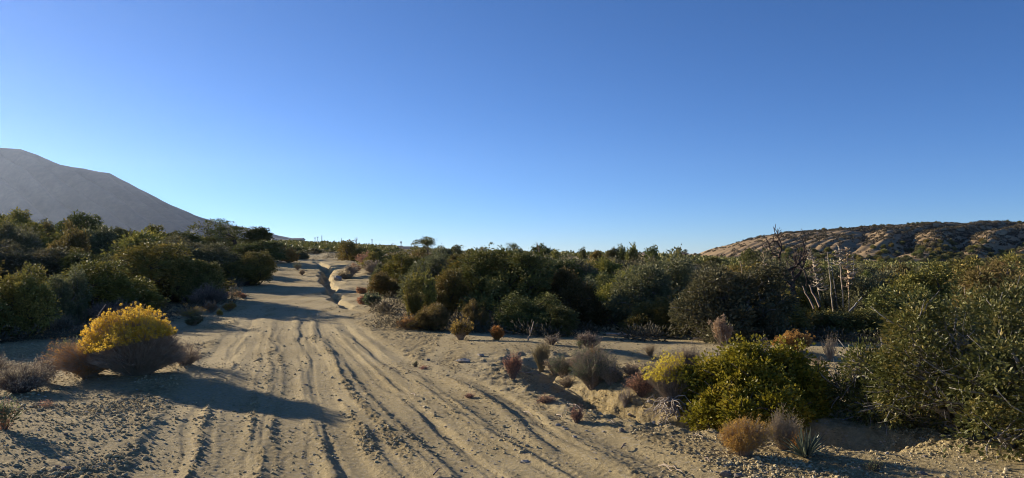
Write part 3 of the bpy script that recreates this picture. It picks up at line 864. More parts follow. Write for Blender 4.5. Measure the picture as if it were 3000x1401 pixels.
near_brush(1240, 1082, 26, 9, 75, 'small flat dry tuft right beside the tiny green one', 70, 'twigdark', ('rust', 260, .018, .006), lo=.15)
near_brush(1790, 1128, 90, 60, 180, 'grey green low brush on the far wall of the gully', 420, 'twig', ('palegreen', 1800, .024, .005), lo=.3)
near_brush(1700, 1092, 80, 52, 181, 'tan feathery brush on the near rim of the gully behind the grey twiggy bush', 380, 'stalk', ('straw', 1400, .03, .004), lo=.4)
near_brush(1660, 1135, 60, 34, 182, 'short brown weeds hanging over the gully edge', 220, 'twig', ('sage', 1200, .022, .005), lo=.2)
near_brush(1850, 1098, 70, 34, 183, 'low dry weeds on the rough ground between the gully and the side track', 220, 'twig', ('straw', 900, .022, .004), lo=.2)
near_brush(1930, 1110, 60, 34, 184, 'small tan weeds left of the pale dry bush', 200, 'twig', ('straw', 900, .022, .004), lo=.25)
near_brush(2090, 1130, 80, 60, 185, 'pale twiggy weeds squeezed between the pale dry bush and the bright green bush', 300, 'twig', ('straw', 1200, .024, .004), lo=.3)
# golden brush at the edge of the thicket
near_brush(1457, 998, 40, 38, 80, 'small golden rounded bush before the dark thicket, next to a forked stick', 400, 'ochre', ('ochre', 1600, .04, .006), ('ochre', .02, 10, .02, .01, .8), lo=.7, r0=.004)
near_brush(1350, 996, 72, 56, 81, 'yellow olive brush at the foot of the dark thicket', 500, 'twig', ('yellowgreen', 5000, .04, .012), ('ochre', .02, 7, .02, .012, .4), lo=.35, r0=.004)
near_brush(1195, 965, 70, 36, 82, 'low straw coloured brush where the thicket meets the road', 400, 'twig', ('ochre', 3000, .04, .009), lo=.3, r0=.004)
near_brush(1730, 1020, 80, 42, 83, 'dim grey brush in the shade behind the side track', 400, 'twigdark', ('sage', 2600, .05, .006), lo=.35, r0=.004)
near_brush(1700, 1022, 26, 24, 84, 'small pale weed at the back edge of the side track', 60, 'straw', ('palegreen', 260, .04, .008), lo=.5)
near_brush(1615, 1010, 60, 30, 85, 'thin grey weeds at the dark foot of the thicket', 140, 'twigdark', ('sage', 700, .05, .006), lo=.3, r0=.003)
near_brush(2118, 1015, 70, 82, 86, 'clump of stout buff stalks with fluffy seed heads before the dark shrub', 60, 'stalk', ('straw', 300, .10, .008), ('straw', .035, 26, .035, .014, .85), lo=.85, r0=.007, bow=.0, twigs=1, twl=.06, name='seedhead_plant', cat='plant')
near_brush(2320, 1035, 120, 56, 87, 'rounded pale yellow rabbitbrush behind the bright green bush', 800, 'twig', ('straw', 3500, .03, .005), ('ochre', .018, 10, .018, .010, .9), lo=.25, name='rabbitbrush')
near_brush(2235, 1020, 60, 36, 88, 'sparse dry weed left of the pale yellow rabbitbrush', 60, 'twig', ('sage', 300, .03, .005), lo=.5, r0=.002)
near_brush(2432, 1060, 60, 88, 89, 'spiky clump of tall bare straw stems right of the pale yellow rabbitbrush', 90, 'stalk', ('straw', 240, .04, .004), lo=.8, r0=.0032, bow=0, jit=.02, twigs=1, name='grass_tuft', cat='grass clump')
near_brush(1600, 1030, 40, 26, 90, 'small dry weed on the near side of the side track', 60, 'straw', ('straw', 200, .04, .004), lo=.6)
# foreground right
near_brush(2178, 1338, 165, 104, 91, 'soft orange brown rounded rabbitbrush before the bright green bush', 1300, 'twig', ('ochre', 9000, .018, .003), ('ochre', .008, 6, .009, .004, .6), lo=.3, r0=.0013, name='rabbitbrush')
near_brush(2295, 1318, 100, 106, 92, 'greyish pink upright buckwheat bush beside the orange brown one', 800, 'twig', ('straw', 5200, .020, .003), lo=.5, r0=.0013)
near_brush(2340, 1330, 46, 60, 93, 'small brown tuft between the greyish bush and the yucca', 220, 'twigdark', ('ochre', 1500, .018, .004), lo=.5, r0=.0013)
near_brush(2250, 1262, 120, 80, 94, 'orange tipped dry brush at the foot of the bright green bush', 400, 'twig', ('ochre', 2600, .02, .004), ('ochre', .009, 6, .010, .005, .6), lo=.4, r0=.0014)
near_brush(2395, 1078, 40, 36, 95, 'small straw weed behind the right end of the bright green bush', 60, 'straw', ('straw', 240, .03, .004), lo=.5)
near_brush(2560, 1380, 60, 30, 96, 'small grey green weed under the near oak', 90, 'twigdark', ('palegreen', 400, .02, .006), lo=.4)

# young yucca
def yucca(px, py, w, h, label, seed=5, n=46):
    loc, s = at(px, py)
    r = np.random.default_rng(seed)
    o = root('yucca', label, 'yucca', loc)
    th = r.uniform(0, 6.283, n); e = r.uniform(.25, 1.5, n)
    L = h * s * r.uniform(.75, 1.08, n)
    tip = np.stack([np.cos(th) * np.cos(e), np.sin(th) * np.cos(e), np.sin(e)], 1) * L[:, None]
    b = np.stack([np.cos(th), np.sin(th), np.zeros(n)], 1) * .012
    P = curve_paths(b, tip, 6, r, .03, .015)
    prof = np.array([.8, 1, 1, .8, .5, .08])[None] * .0075
    V, F = tube_geo(P, np.repeat(prof, n, 0), 4)
    link('blades', np_mesh('blades', V, F, False), M['yucca'], o)
yucca(2362, 1340, 80, 88, 'small grey green yucca with stiff pointed blades on the sand, right of the greyish bush')

# --- bright green bush
def big_leafy(name, label, cat, loc, R, H, seed, matf, matb, flat=.85, rz=0, **kw):
    fol, br = shrub_meshes(seed=seed, R=R, H=H, **kw)
    o = root(name, label, cat, loc, rz, None, (1, flat, 1))
    link('foliage', fol, M[matf], o); link('branches', br, M[matb], o)
    return o
loc, s = at(2245, 1262)
big_leafy('sugar_bush', 'bright yellow green rounded bush with glossy leaves right of the gully', 'shrub', (loc[0] + .08, loc[1] + .55, loc[2] - .08),
          250 * s * 1.06, 245 * s * .97, 400, 'manz', 'bark', nl=80, ntuft=3600, nleaf=24, L=.032, tuft_r=.022, lobe=(.12, .22), shoots=.15, low=.06, wleaf=.62)
# --- near oak at the right edge
ox, oy = 4.5, 6.45
big_leafy('scrub_oak', 'big leafy scrub oak with bare grey twigs filling the right edge of the photo', 'tree', (ox, oy, gz(ox, oy) - .05), 1.24, 1.18, 410, 'oakleaf', 'greybark',
          flat=.85, nl=110, ntuft=3600, nleaf=20, L=.034, tuft_r=.04, lobe=(.10, .19), shoots=.25, low=.10, wleaf=.55)
def bare_twigs(parent, r, n, R, H, z0=.0, rad=.005):
    th = r.uniform(0, 6.283, n); zz = r.uniform(.1, .95, n)
    q = np.stack([R * np.cos(th) * np.sqrt(1 - .8 * zz * zz), R * np.sin(th) * np.sqrt(1 - .8 * zz * zz), H * zz], 1)
    p0 = q * r.uniform(.45, .75, (n, 1)); parts = []
    P = curve_paths(p0, q * r.uniform(.98, 1.1, (n, 1)), 7, r, 0, .14)
    parts.append(tube_geo(P, np.linspace(1, .4, 7)[None] * r.uniform(.5, 1.2, (n, 1)) * rad, 4))
    for _ in range(4):
        t0 = P[np.arange(n), r.integers(2, 6, n)]
        Q = curve_paths(t0, t0 + unit(P[:, -1] - P[:, 2] + r.normal(size=(n, 3)) * .2) * r.uniform(.08, .25, (n, 1)), 4, r, 0, .15)
        parts.append(tube_geo(Q, np.linspace(1, .5, 4)[None] * np.full((n, 1), rad * .45), 4))
    V, F = merge(parts)
    link('bare_twigs', np_mesh('bare_twigs', V, F), M['greybark'], parent)
oak = [o for o in COL.objects if o.get('label', '').startswith('big leafy scrub oak')][0]
bare_twigs(oak, np.random.default_rng(3), 150, 1.24, 1.06)
ox2, oy2 = 5.8, 7.7
big_leafy('scrub_oak', 'second leafy scrub oak behind the near one, cut by the right edge', 'tree', (ox2, oy2, gz(ox2, oy2) - .05), 1.45, 1.22, 411, 'oakleaf', 'greybark',
          nl=90, ntuft=2600, nleaf=20, L=.040, tuft_r=.045, lobe=(.10, .2), shoots=.2)
ox3, oy3 = 3.5, 7.2
big_leafy('scrub_oak', 'small leafy oak shoot reaching left from the big right hand oak', 'shrub', (ox3, oy3, gz(ox3, oy3) - .05),   .42, .78, 412, 'oakleaf', 'greybark',
          nl=16, ntuft=520, nleaf=22, L=.034, tuft_r=.045, lobe=(.2, .34), shoots=.25)

# ------------------------------------------------------------------ thicket: hand placed shrubs
LEFT = 'shrubs of the thicket left of the road'; RIGHT = 'shrubs of the thicket right of the road'; RIDGE = 'shrubs on the skyline'
HP = [
 # kind, px, top, Y, width px, group, label
 ('dark', -120, 770, 15, 330, LEFT, 'dark scrubby oak beyond the left edge, behind the sagebrush'),
 ('olive', 55, 782, 15.5, 240, LEFT, 'dark oak at the left edge behind the tan feathery bush'),
 ('grey', 175, 792, 17, 170, LEFT, 'low grey green oak between the left edge oak and the large oak'),
 ('olive', 310, 762, 19, 300, LEFT, 'large oak with sunlit olive top straight above the yellow rabbitbrush'),
 ('olive', 470, 712, 23, 330, LEFT, 'tallest of the near left oaks with a peaked sunlit crown'),
 ('dark', 575, 762, 22.5, 150, LEFT, 'dark oak at the right end of the near left row, beside the road bank'),
 ('grey', 390, 770, 24, 200, LEFT, 'greyish oak leaning on the peaked one in the near left row'),
 ('olive', 725, 736, 31, 178, LEFT, 'round dark green oak standing alone on the left bank of the road'),
 ('grey', 640, 725, 38, 170, LEFT, 'grey oak behind the round oak of the road bank'),
 ('grey', 70, 716, 27, 300, LEFT, 'wide hazy oak of the second row at the left edge'),
 ('dark', 255, 740, 27, 210, LEFT, 'dark oak of the second row above the large sunlit one'),
 ('olive', 385, 680, 34, 210, LEFT, 'olive oak of the third row with a flat sunlit top'),
 ('yellowgreen', 205, 656, 36, 110, LEFT, 'pale green feathery oak standing out in the left thicket'),
 ('olive', 130, 655, 42, 230, LEFT, 'rounded oak on the upper slope near the left edge'),
 ('olive', 20, 615, 50, 200, LEFT, 'oak breaking the skyline at the left edge'),
 ('dark', 225, 624, 52, 150, LEFT, 'dark rounded oak breaking the skyline below the mountain'),
 ('olive', 420, 660, 52, 180, LEFT, 'oak on the skyline to the right of the dark rounded one'),
 ('dark', 530, 680, 50, 200, LEFT, 'dark oak on the skyline below the mountain foot'),
 ('olive', 640, 696, 56, 170, LEFT, 'oak at the foot of the open crowned pinyon'),
 ('dark', 740, 706, 50, 210, LEFT, 'broad dark oak right of the open crowned pinyon'),
 ('olive', 800, 719, 62, 120, LEFT, 'oak at the upper end of the left thicket by the road'),
 ('dark', 870, 722, 85, 90, RIDGE, 'dark shrub beside the road where it goes over the rise'),
 ('grey', 925, 726, 90, 60, RIDGE, 'small grey shrub in the dip beyond the top of the road'),
 ('olive', 1045, 706, 64, 165, RIDGE, 'wide dome shaped oak on the skyline right of the road top'),
 ('dark', 1105, 726, 52, 110, RIGHT, 'dark oak at the right shoulder of the dome shaped one'),
 ('olive', 1105, 738, 42, 120, RIGHT, 'oak above the reddish bush on the right bank'),
 ('olive', 1240, 730, 38, 170, RIGHT, 'olive oak in the middle of the upper right bank'),
 ('grey', 1138, 772, 31, 110, RIGHT, 'grey twiggy shrub at the upper edge of the right bank'),
 ('yellowgreen', 1130, 796, 27, 140, RIGHT, 'bright leaved oak at the edge of the sandy right bank'),
 ('olive', 1285, 790, 19.5, 170, RIGHT, 'olive oak left of the tallest dark one'),
 ('yellowgreen', 1260, 885, 15.8, 165, RIGHT, 'low golden green oak in front of the right thicket'),
 ('yellowgreen', 1395, 880, 16.0, 90, RIGHT, 'pale leafy oak shoot behind the yellow olive brush'),
 ('dark', 1460, 728, 20, 330, RIGHT, 'tallest dark oak in the middle of the right thicket'),
 ('dark', 1560, 860, 16.2, 260, RIGHT, 'dark twiggy oak at the foot of the tallest one'),
 ('yellowgreen', 1680, 790, 19.5, 250, RIGHT, 'oak with a sunlit yellow green crown right of the tallest one'),
 ('dark', 1620, 890, 16, 190, RIGHT, 'low dark oak before the sunlit yellow green crown'),
 ('olive', 1815, 790, 24, 210, RIGHT, 'olive oak in the middle right of the thicket'),
 ('olive', 1915, 872, 17.2, 190, RIGHT, 'rounded lower oak with sunlit top beside the gap in the thicket'),
 ('grey', 2075, 790, 27, 260, RIGHT, 'silvery grey leafless looking shrub behind the rounded oak'),
 ('dark', 1985, 800, 25, 170, RIGHT, 'dark oak in front of the silvery grey shrub'),
 ('olive', 2240, 850, 17.5, 300, RIGHT, 'broad oak with tan twigs behind the seed head stalks'),
 ('dark', 2140, 880, 18.5, 190, RIGHT, 'dark oak left of the broad one with tan twigs'),
 ('olive', 2235, 775, 33, 190, RIGHT, 'rounded olive oak below the dead tree'),
 ('dark', 2345, 800, 38, 150, RIGHT, 'dark oak at the foot of the dead tree'),
 ('olive', 2390, 870, 22, 120, RIGHT, 'oak just left of the tall dead yucca stalks'),
 ('dark', 2520, 900, 17, 260, RIGHT, 'low dark oak right below the tall yucca stalks'),
 ('dark', 2640, 840, 19, 230, RIGHT, 'dark oak between the yucca stalks and the near right oak'),
 ('olive', 2600, 800, 27, 230, RIGHT, 'olive oak right of the yucca stalks'),
 ('dark', 2760, 808, 26, 280, RIGHT, 'dark oak behind the crown of the near right oak'),
 ('olive', 2900, 762, 36, 300, RIGHT, 'tall olive oak rising at the right edge'),
 ('dark', 3060, 765, 26, 300, RIGHT, 'dark oak cut by the right edge of the photo'),
 ('olive', 3300, 770, 20, 400, RIGHT, 'oak beyond the right edge of the photo'),
 # skyline on the right
 ('dark', 1332, 717, 95, 52, RIDGE, 'blackish twin peaked juniper on the skyline'),
 ('grey', 1305, 725, 70, 80, RIDGE, 'grey shrub below the blackish juniper'),
 ('olive', 1400, 725, 60, 90, RIDGE, 'olive shrub on the skyline left of the flat topped one'),
 ('dark', 1515, 725, 62, 34, RIDGE, 'small dark shrub on the skyline beside the flat topped tree'),
 ('dark', 1590, 717, 58, 120, RIDGE, 'ragged topped oak on the middle of the skyline'),
 ('olive', 1635, 733, 56, 90, RIDGE, 'oak on the right slope of the ragged topped one'),
 ('dark', 1706, 724, 90, 34, RIDGE, 'small round shrub alone on the skyline'),
 ('olive', 1745, 733, 88, 50, RIDGE, 'low shrub right of the lone round one on the skyline'),
 ('dark', 1790, 726, 84, 58, RIDGE, 'dark oak on the sandy rise of the skyline'),
 ('dark', 1822, 717, 92, 34, RIDGE, 'narrow pointed shrub on the skyline'),
 ('dark', 1857, 713, 90, 46, RIDGE, 'round headed oak highest on the right skyline'),
 ('dark', 1910, 719, 86, 66, RIDGE, 'broad rounded dark shrub on the right skyline'),
 ('olive', 1980, 727, 80, 62, RIDGE, 'oak at the right end of the rise, beside the utility pole'),
 ('dark', 2110, 752, 75, 110, RIDGE, 'dark shrub below the left foot of the brown hill'),
 ('dark', 2200, 731, 60, 100, RIDGE, 'dark rounded oak in front of the brown hill'),
 ('dark', 2680, 770, 90, 130, RIDGE, 'dark tree at the foot of the brown hill beside the utility pole'),
 ('olive', 2760, 775, 95, 60, RIDGE, 'rounded tree at the foot of the brown hill'),
 ('dark', 2810, 760, 90, 80, RIDGE, 'dome shaped dark tree against the brown hill'),
 ('olive', 2980, 748, 70, 110, RIDGE, 'tree at the right edge in front of the brown hill'),
]
for kind, px, top, Y, w, grp, lab in HP:
    shrub_px(kind, px, top, Y, w, lab, grp)

# --- skyline limit used for the filling shrubs
SK_P = [-900, 0, 60, 200, 300, 420, 560, 690, 780, 880, 960, 1040, 1150, 1300, 1700, 2000, 2200, 2400, 2700, 3000, 3800]
SK_Y = [600, 622, 640, 640, 662, 684, 702, 714, 720, 728, 735, 732, 742, 742, 756, 765, 770, 777, 782, 775, 770]
def blocked(x, y):
    px = 1500 + x / y * FPX
    # the road corridor and its banks
    rl = np.interp(y, [0, 14, 18, 24, 32, 45, 56, 75, 100], [-20, -7.6, -8.2, -8.6, -11.0, -15.6, -20.5, -24, -29])
    rr = np.interp(y, [0, 12, 15.0, 19, 24, 32, 45, 58, 75, 100], [99, 99, -2.6, -3.6, -4.0, -5.6, -9.0, -11.5, -17, -23])
    if y < 62 and rl < x < rr: return True
    if 62 <= y < 100 and abs(px - 950) < 45: return True
    if y < 14.6 and x > -6.5: return True
    if y < 13.2: return True
    # clearings on the far rise and behind the yucca stalks
    if 62 < y < 84 and 1690 < px < 1990: return random.random() < .75
    if 25 < y < 42 and 2380 < px < 2560: return True
    if 15 < y < 21 and 1750 < px < 1850: return True
    return False

def fill(n, ylo, yhi, pxlo, pxhi, wmin, wmax, grp, lab, seed, kinds, sep=.8):
    r = random.Random(seed); c = 0; tries = 0
    while c < n and tries < n * 60:
        tries += 1
        Y = math.sqrt(r.uniform(ylo ** 2, yhi ** 2)); px = r.uniform(pxlo, pxhi)
        x = (px - 1500) / FPX * Y
        w = r.uniform(wmin, wmax)
        if blocked(x, Y): continue
        if any((x - a) ** 2 + (Y - b) ** 2 < (sep * (w / 2 + rr)) ** 2 for a, b, rr in SHR): continue
        z = gz(x, Y)
        h = w * r.uniform(.55, .85)
        ztop = pix(px, np.interp(px, SK_P, SK_Y) + r.uniform(0, 6), Y)[2]
        h = min(h, ztop - z)
        if h < .6: continue
        if h < .42 * w: w = h / .45
        k = r.choice(kinds)
        shrub(k, x, Y, w, h, lab[k], grp, z)
        c += 1
    return c
def labs(place):
    return {'olive': 'olive green scrub oak filling the thicket ' + place,
            'dark': 'dark green juniper bush filling the thicket ' + place,
            'grey': 'grey green mahogany shrub filling the thicket ' + place,
            'yellowgreen': 'yellow green leaved oak filling the thicket ' + place}
c1 = fill(70, 15, 75, -700, 930, 2.0, 4.2, 'filling shrubs on the left slope', labs('on the slope left of the road'), 1, ['olive', 'olive', 'dark', 'grey'], .62)
c2 = fill(100, 15, 45, 1200, 3500, 1.6, 3.4, 'filling shrubs in the right hollow', labs('in the hollow right of the road'), 2, ['olive', 'dark', 'dark', 'grey', 'yellowgreen'], .62)
c3 = fill(130, 45, 120, 980, 3500, 2.4, 4.6, 'filling shrubs on the far right flat', labs('on the far flat before the hill'), 3, ['olive', 'dark', 'dark', 'grey'], .66)
c4 = fill(110, 110, 225, 1900, 3300, 3, 5.5, 'distant shrubs below the hill', labs('far off at the foot of the hill'), 4, ['olive', 'dark'], .7)
c5 = fill(40, 75, 160, -300, 980, 2.5, 4.5, 'distant shrubs left of the road top', labs('on the far rise beyond the road top'), 5, ['olive', 'dark', 'grey'], .7)
print('filled', c1, c2, c3, c4, c5)

# upright juniper shoots at the left end of the right thicket
for i, (px, top, w, Y) in enumerate([(1203, 803, 16, 17.5), (1226, 790, 15, 18.0), (1260, 812, 15, 17.2), (1214, 842, 17, 16.6)]):
    x, _, zt = pix(px, top, Y); z = gz(x, Y)
    brush('juniper_shoot', ['leftmost', 'tallest', 'rightmost', 'front'][i] + ' of the narrow upright juniper shoots by the road bend', 'shrub', (x, Y, z), 300 + i,
          70, .16 + .05 * (i % 2), zt - z, 'bark', ('olive', 6500, .07, .022), None, r0=.006, lo=1.1, kmin=.15, bow=0, jit=.03, group='narrow upright juniper shoots')
# reddish and tan low brush on the right bank of the road
for i, (px, py, w, h, lm, lab) in enumerate([
    (1075, 782, 62, 34, 'rust', 'reddish rust coloured bush at the top of the sandy right bank'),
    (1040, 800, 44, 20, 'rust', 'small rust coloured bush low on the top of the right bank'),
    (1092, 805, 66, 32, 'sage', 'grey tan low bush at the thicket edge of the right bank'),
    (1028, 812, 34, 26, 'sage', 'small tan bush alone on the slope of the right bank'),
    (1012, 818, 50, 16, 'straw', 'straw tuft beside the small tan bush of the right bank'),
    (1090, 900, 50, 30, 'palegreen', 'small green brown bush on the eroded ground right of the road'),
    (1060, 862, 26, 12, 'rust', 'dark little tuft at the foot of the right bank'),
    (1125, 918, 40, 24, 'sage', 'grey tuft near the thicket foot on the eroded ground'),
    (1065, 892, 26, 14, 'rust', 'rust tuft on the eroded ground right of the channel')]):
    loc, s = at(px, py)
    brush('bank_brush', lab, 'plant', loc, 130 + i, 260, w * .5 * s, h * 1.2 * s, 'twig', (lm, 2200, .10, .03), None, r0=.008, lo=.3, group='low brush on the right bank')

# ------------------------------------------------------------------ branching trees
def grow(r, p, d, L, rad, depth, out, tips, spread=.6, up=.15, kids=(2, 4), shrink=.7, keep=(.62, .45)):
    K = 6
    P = [p.copy()]; dd = d.copy()
    for i in range(K - 1):
        dd = dd + r.normal(size=3) * .16 + np.array([0, 0, up * .25]); dd /= np.linalg.norm(dd)
        p = p + dd * L / (K - 1); P.append(p.copy())
    out.append((np.array(P), np.linspace(rad, rad * .62, K)))
    if depth == 0:
        tips.append((p, dd)); return
    n = r.integers(kids[0], kids[1] + 1)
    for i in range(n):
        nd = dd + unit(r.normal(size=3)) * spread + np.array([0, 0, up]); nd /= np.linalg.norm(nd)
        j = K - 1 if i == 0 else r.integers(2, K)
        grow(r, P[j], nd, L * shrink * r.uniform(.8, 1.15), rad * (keep[0] if i == 0 else keep[1]), depth - 1, out, tips, spread, up, kids, shrink, keep)

def branches_mesh(out, name):
    P = np.array([o[0] for o in out]); R = np.array([o[1] for o in out])
    V, F = tube_geo(P, R, 5)
    return np_mesh(name, V, F)

def open_tree(name, label, px, base, top, Y, seed, mb, mf=None, depth=4, lean=(0, 0), trunk=.3, spread=.7, nleaf=26, L=.16, rad=.13, tuft=.22, kids=(2, 4), up=.12, cat='tree', wide=1.0, group=None, keep=(.62, .45)):
    x, _, zt = pix(px, top, Y)
    z = pix(px, base, Y)[2]
    H = zt - z
    r = np.random.default_rng(seed)
    out, tips = [], []
    grow(r, np.array([0, 0, -.1]), unit(np.array([lean[0], lean[1], 1.])), trunk, rad, depth, out, tips, spread, up, kids, .78, keep)
    zmax = max(o[0][:, 2].max() for o in out) + (tuft if mf else 0)
    k = H / zmax
    o = root(name, label, cat, (x, Y, z), 0, group, (k * wide, k * wide, k))
    link('trunk', branches_mesh(out, 'trunk'), M[mb], o)
    if mf:
        T = np.array([t[0] for t in tips]); D = np.array([t[1] for t in tips])
        q = np.repeat(np.arange(len(T)), nleaf)
        off = r.normal(size=(len(q), 3)) * tuft * np.array([1, 1, .6])
        V, F = leaf_geo(T[q] + off, unit(off) + D[q], L * r.uniform(.6, 1.2, len(q)), L * .4, r)
        link('crown', np_mesh('crown', V, F, False), M[mf], o)
    return o
open_tree('pinyon_tree', 'open crowned dark pinyon standing above the left thicket against the mountain foot', 692, 735, 641, 55, 7, 'bark', 'dark', depth=5, trunk=.9, rad=.13, wide=1.35, spread=1.0, up=.08, tuft=.10, L=.14, nleaf=20)
open_tree('pinyon_tree', 'smaller open pinyon at the right shoulder of the tall one', 757, 725, 664, 55, 17, 'bark', 'dark', depth=5, trunk=.6, rad=.09, wide=1.3, spread=1.0, up=.06, tuft=.10, L=.14, nleaf=16)
open_tree('pine_tree', 'airy dark pine rising alone above the skyline near the distant houses', 1254, 745, 693, 85, 9, 'bark', 'dark', depth=5, trunk=.8, rad=.10, wide=1.15, spread=1.1, up=.06, tuft=.10, L=.16, nleaf=12)
open_tree('juniper_tree', 'small flat topped dark tree poking above the middle skyline', 1490, 752, 712, 60, 13, 'bark', 'dark', depth=3, trunk=.8, rad=.12, wide=1.1, spread=.8, tuft=.22, L=.2)
open_tree('dead_tree', 'bare dead tree with crooked dark branches in front of the brown hill', 2330, 890, 658, 25, 23, 'deadtree', None, depth=6, trunk=1.3, rad=.25, wide=.85, spread=.75, up=.12, kids=(2, 3), keep=(.72, .6))
for i, (px, base, top, Y, sd, lab) in enumerate([(1580, 735, 708, 57, 31, 'bare twigs sticking out of the ragged topped oak'),
                                                (2390, 870, 780, 30, 33, 'grey bare shrub left of the yucca stalks'),
                                                (1045, 715, 694, 62, 35, 'bare twigs sticking out of the dome shaped oak')]):
    open_tree('bare_shrub', lab, px, base, top, Y, sd, 'twigdark', None, depth=4, trunk=.25, rad=.035, wide=1.3, spread=.7)

# ------------------------------------------------------------------ tall dead yucca flower stalks
def yucca_stalk(px, base, top, Y, lab, mb, nb, b0=.45, bl=.30, leanx=0, seed=0, w=9):
    r = np.random.default_rng(seed)
    x, _, zb = pix(px, base, Y); x2, _, zt = pix(px + leanx, top, Y)
    z = zb
    H = zt - z
    o = root('yucca_stalk', lab, 'yucca stalk', (x, Y, z), 0, 'tall dead yucca flower stalks')
    K = 10; t = np.linspace(0, 1, K)
    ax = np.stack([(x2 - x) * t + r.normal(size=K) * .006, np.zeros(K), H * t], 1)
    rad = w * .23 / FPX * Y * (1.0 - .62 * t)
    V, F = tube_geo(ax[None], rad[None], 6)
    link('stem', np_mesh('stem', V, F), M[mb], o)
    if nb:
        tt = r.uniform(b0, .99, nb); tt.sort()
        p0 = np.stack([np.interp(tt, t, ax[:, 0]), np.zeros(nb), H * tt], 1)
        th = r.uniform(0, 6.283, nb)
        ln = bl * (1.05 - .75 * (tt - b0) / (1 - b0)) * r.uniform(.6, 1.15, nb)
        d = np.stack([np.cos(th), np.sin(th), r.uniform(.0, .25, nb)], 1)
        P = curve_paths(p0, p0 + d * ln[:, None], 6, r, -.16, .05)
        parts = [tube_geo(P, np.linspace(.022, .012, 6)[None].repeat(nb, 0), 4)]
        V, F = merge(parts)
        link('side_branches', np_mesh('side_branches', V, F), M[mb], o)
        if nb < 10: return
        q = np.repeat(np.arange(nb), 5); s = r.integers(2, 6, len(q))
        V, F = leaf_geo(P[q, s] + r.normal(size=(len(q), 3)) * .004, r.normal(size=(len(q), 3)) + np.array([0, 0, .8]), .05, .025, r)
        link('seed_pods', np_mesh('seed_pods', V, F, False), M['under'], o)
yucca_stalk(2408, 905, 728, 23, 'tall yucca stalk with drooping side branches, left one of the bright group', 'stalk', 46, .3, .34, -34, 1)
yucca_stalk(2442, 925, 738, 21, 'bare pale yucca pole leaning left with no branches', 'stalk', 5, .7, .12, -18, 2, 9)
yucca_stalk(2455, 905, 755, 24, 'thin grey yucca pole behind the leaning pale one', 'greybark', 6, .6, .15, -22, 3, 7)
yucca_stalk(2471, 900, 712, 22, 'tallest yucca stalk, whitish with branches only near its top', 'stalk', 34, .62, .26, -14, 4, 9)
yucca_stalk(2489, 925, 722, 22, 'brown tipped yucca stalk at the right of the bright group', 'stalkbrown', 50, .42, .30, -8, 5, 8)
yucca_stalk(2176, 868, 765, 19, 'thin lone yucca pole above the broad oak, further left', 'stalkbrown', 6, .4, .12, -6, 6, 6)
yucca_stalk(2240, 860, 738, 19, 'brown bottlebrush yucca stalk above the broad oak', 'stalkbrown', 60, .1, .20, -2, 7, 8)
yucca_stalk(2505, 890, 745, 24, 'faint thin yucca stalk behind the right one', 'greybark', 20, .5, .2, -6, 8, 5)
# dark fallen poles crossing left of the stalks
def stick(name, label, pts, rad, m, group=None, cat='branch', forks=0, seed=0):
    r = np.random.default_rng(seed)
    P = np.array(pts, float); o0 = P[0].copy()
    t = np.linspace(0, 1, 8); tt = np.linspace(0, 1, len(P))
    Q = np.stack([np.interp(t, tt, P[:, i] - o0[i]) for i in range(3)], 1)
    L = np.linalg.norm(Q[-1]); Q[1:-1] += r.normal(size=(6, 3)) * L * .015
    parts = [tube_geo(Q[None], np.linspace(rad, rad * .5, 8)[None], 5)]
    for i in range(forks):
        a = Q[r.integers(2, 6)]; d = unit(Q[-1] - Q[0]) + r.normal(size=3) * .5
        B = curve_paths(a[None], (a + unit(d) * L * r.uniform(.25, .5))[None], 5, r, 0, .08)
        parts.append(tube_geo(B, np.linspace(rad * .6, rad * .25, 5)[None], 5))
    V, F = merge(parts)
    o = link(name, np_mesh(name, V, F), m); o.location = o0
    return tag(o, label, cat, group)
stick('leaning_pole', 'dark dead pole leaning left of the yucca stalks', [pix(2385, 905, 20), pix(2352, 838, 20.4)], .03, M['twigdark'])
stick('leaning_pole', 'second dark dead pole leaning left of the yucca stalks, nearer to them', [pix(2402, 900, 20), pix(2373, 838, 20.4)], .035, M['twigdark'])
stick('leaning_pole', 'grey dead pole leaning right from the foot of the yucca stalks', [pix(2488, 915, 20), pix(2525, 872, 20.2)], .035, M['greybark'])
g = G(1545, 1003)
stick('forked_branch', 'forked dead branch standing upright beside the small golden bush', [g, (g[0] + .06, g[1], g[2] + .14), (g[0] + .11, g[1], g[2] + .36)], .014, M['twig'], None, 'branch', 3, 2)
for i, (a, b, lab) in enumerate([((265, 965), (310, 893), 'long dark stick leaning out behind the yellow rabbitbrush'),]):
    p = pix(a[0], a[1], 11.5); q = pix(b[0], b[1], 11.9)
    stick('leaning_stick', lab, [p, q], .012, M['twigdark'])
STK = [(1520, 1095, 1600, 1112, 'curved thin branch on the sand left of the reddish bush'), (1205, 1160, 1216, 1168, 'short white stick on the middle of the tracks'),
       (1535, 1212, 1560, 1228, 'pale stick on the cloddy ridge right of the tracks'), (1630, 1222, 1650, 1236, 'thin pale stick beside the dead tuft'),
       (1940, 1370, 2000, 1400, 'long pale twig at the bottom edge beside the side rut'), (1930, 1372, 1970, 1392, 'short twig crossing the long pale one'),
       (2030, 1282, 2060, 1294, 'pale stick on the gravel left of the orange brown bush'), (1668, 1190, 1700, 1204, 'bleached wood scrap above the dead tuft'),
       (1820, 1320, 1835, 1312, 'small dark stick on the smooth rut'), (1140, 1086, 1160, 1088, 'dark splinter lying between the tracks'),
       (1270, 1400, 1290, 1384, 'dark broken stick at the bottom edge of the tracks'), (1780, 1240, 1800, 1250, 'light wood chip at the foot of the gully bank'),
       (2065, 1352, 2080, 1366, 'dark wood chip before the orange brown bush')]
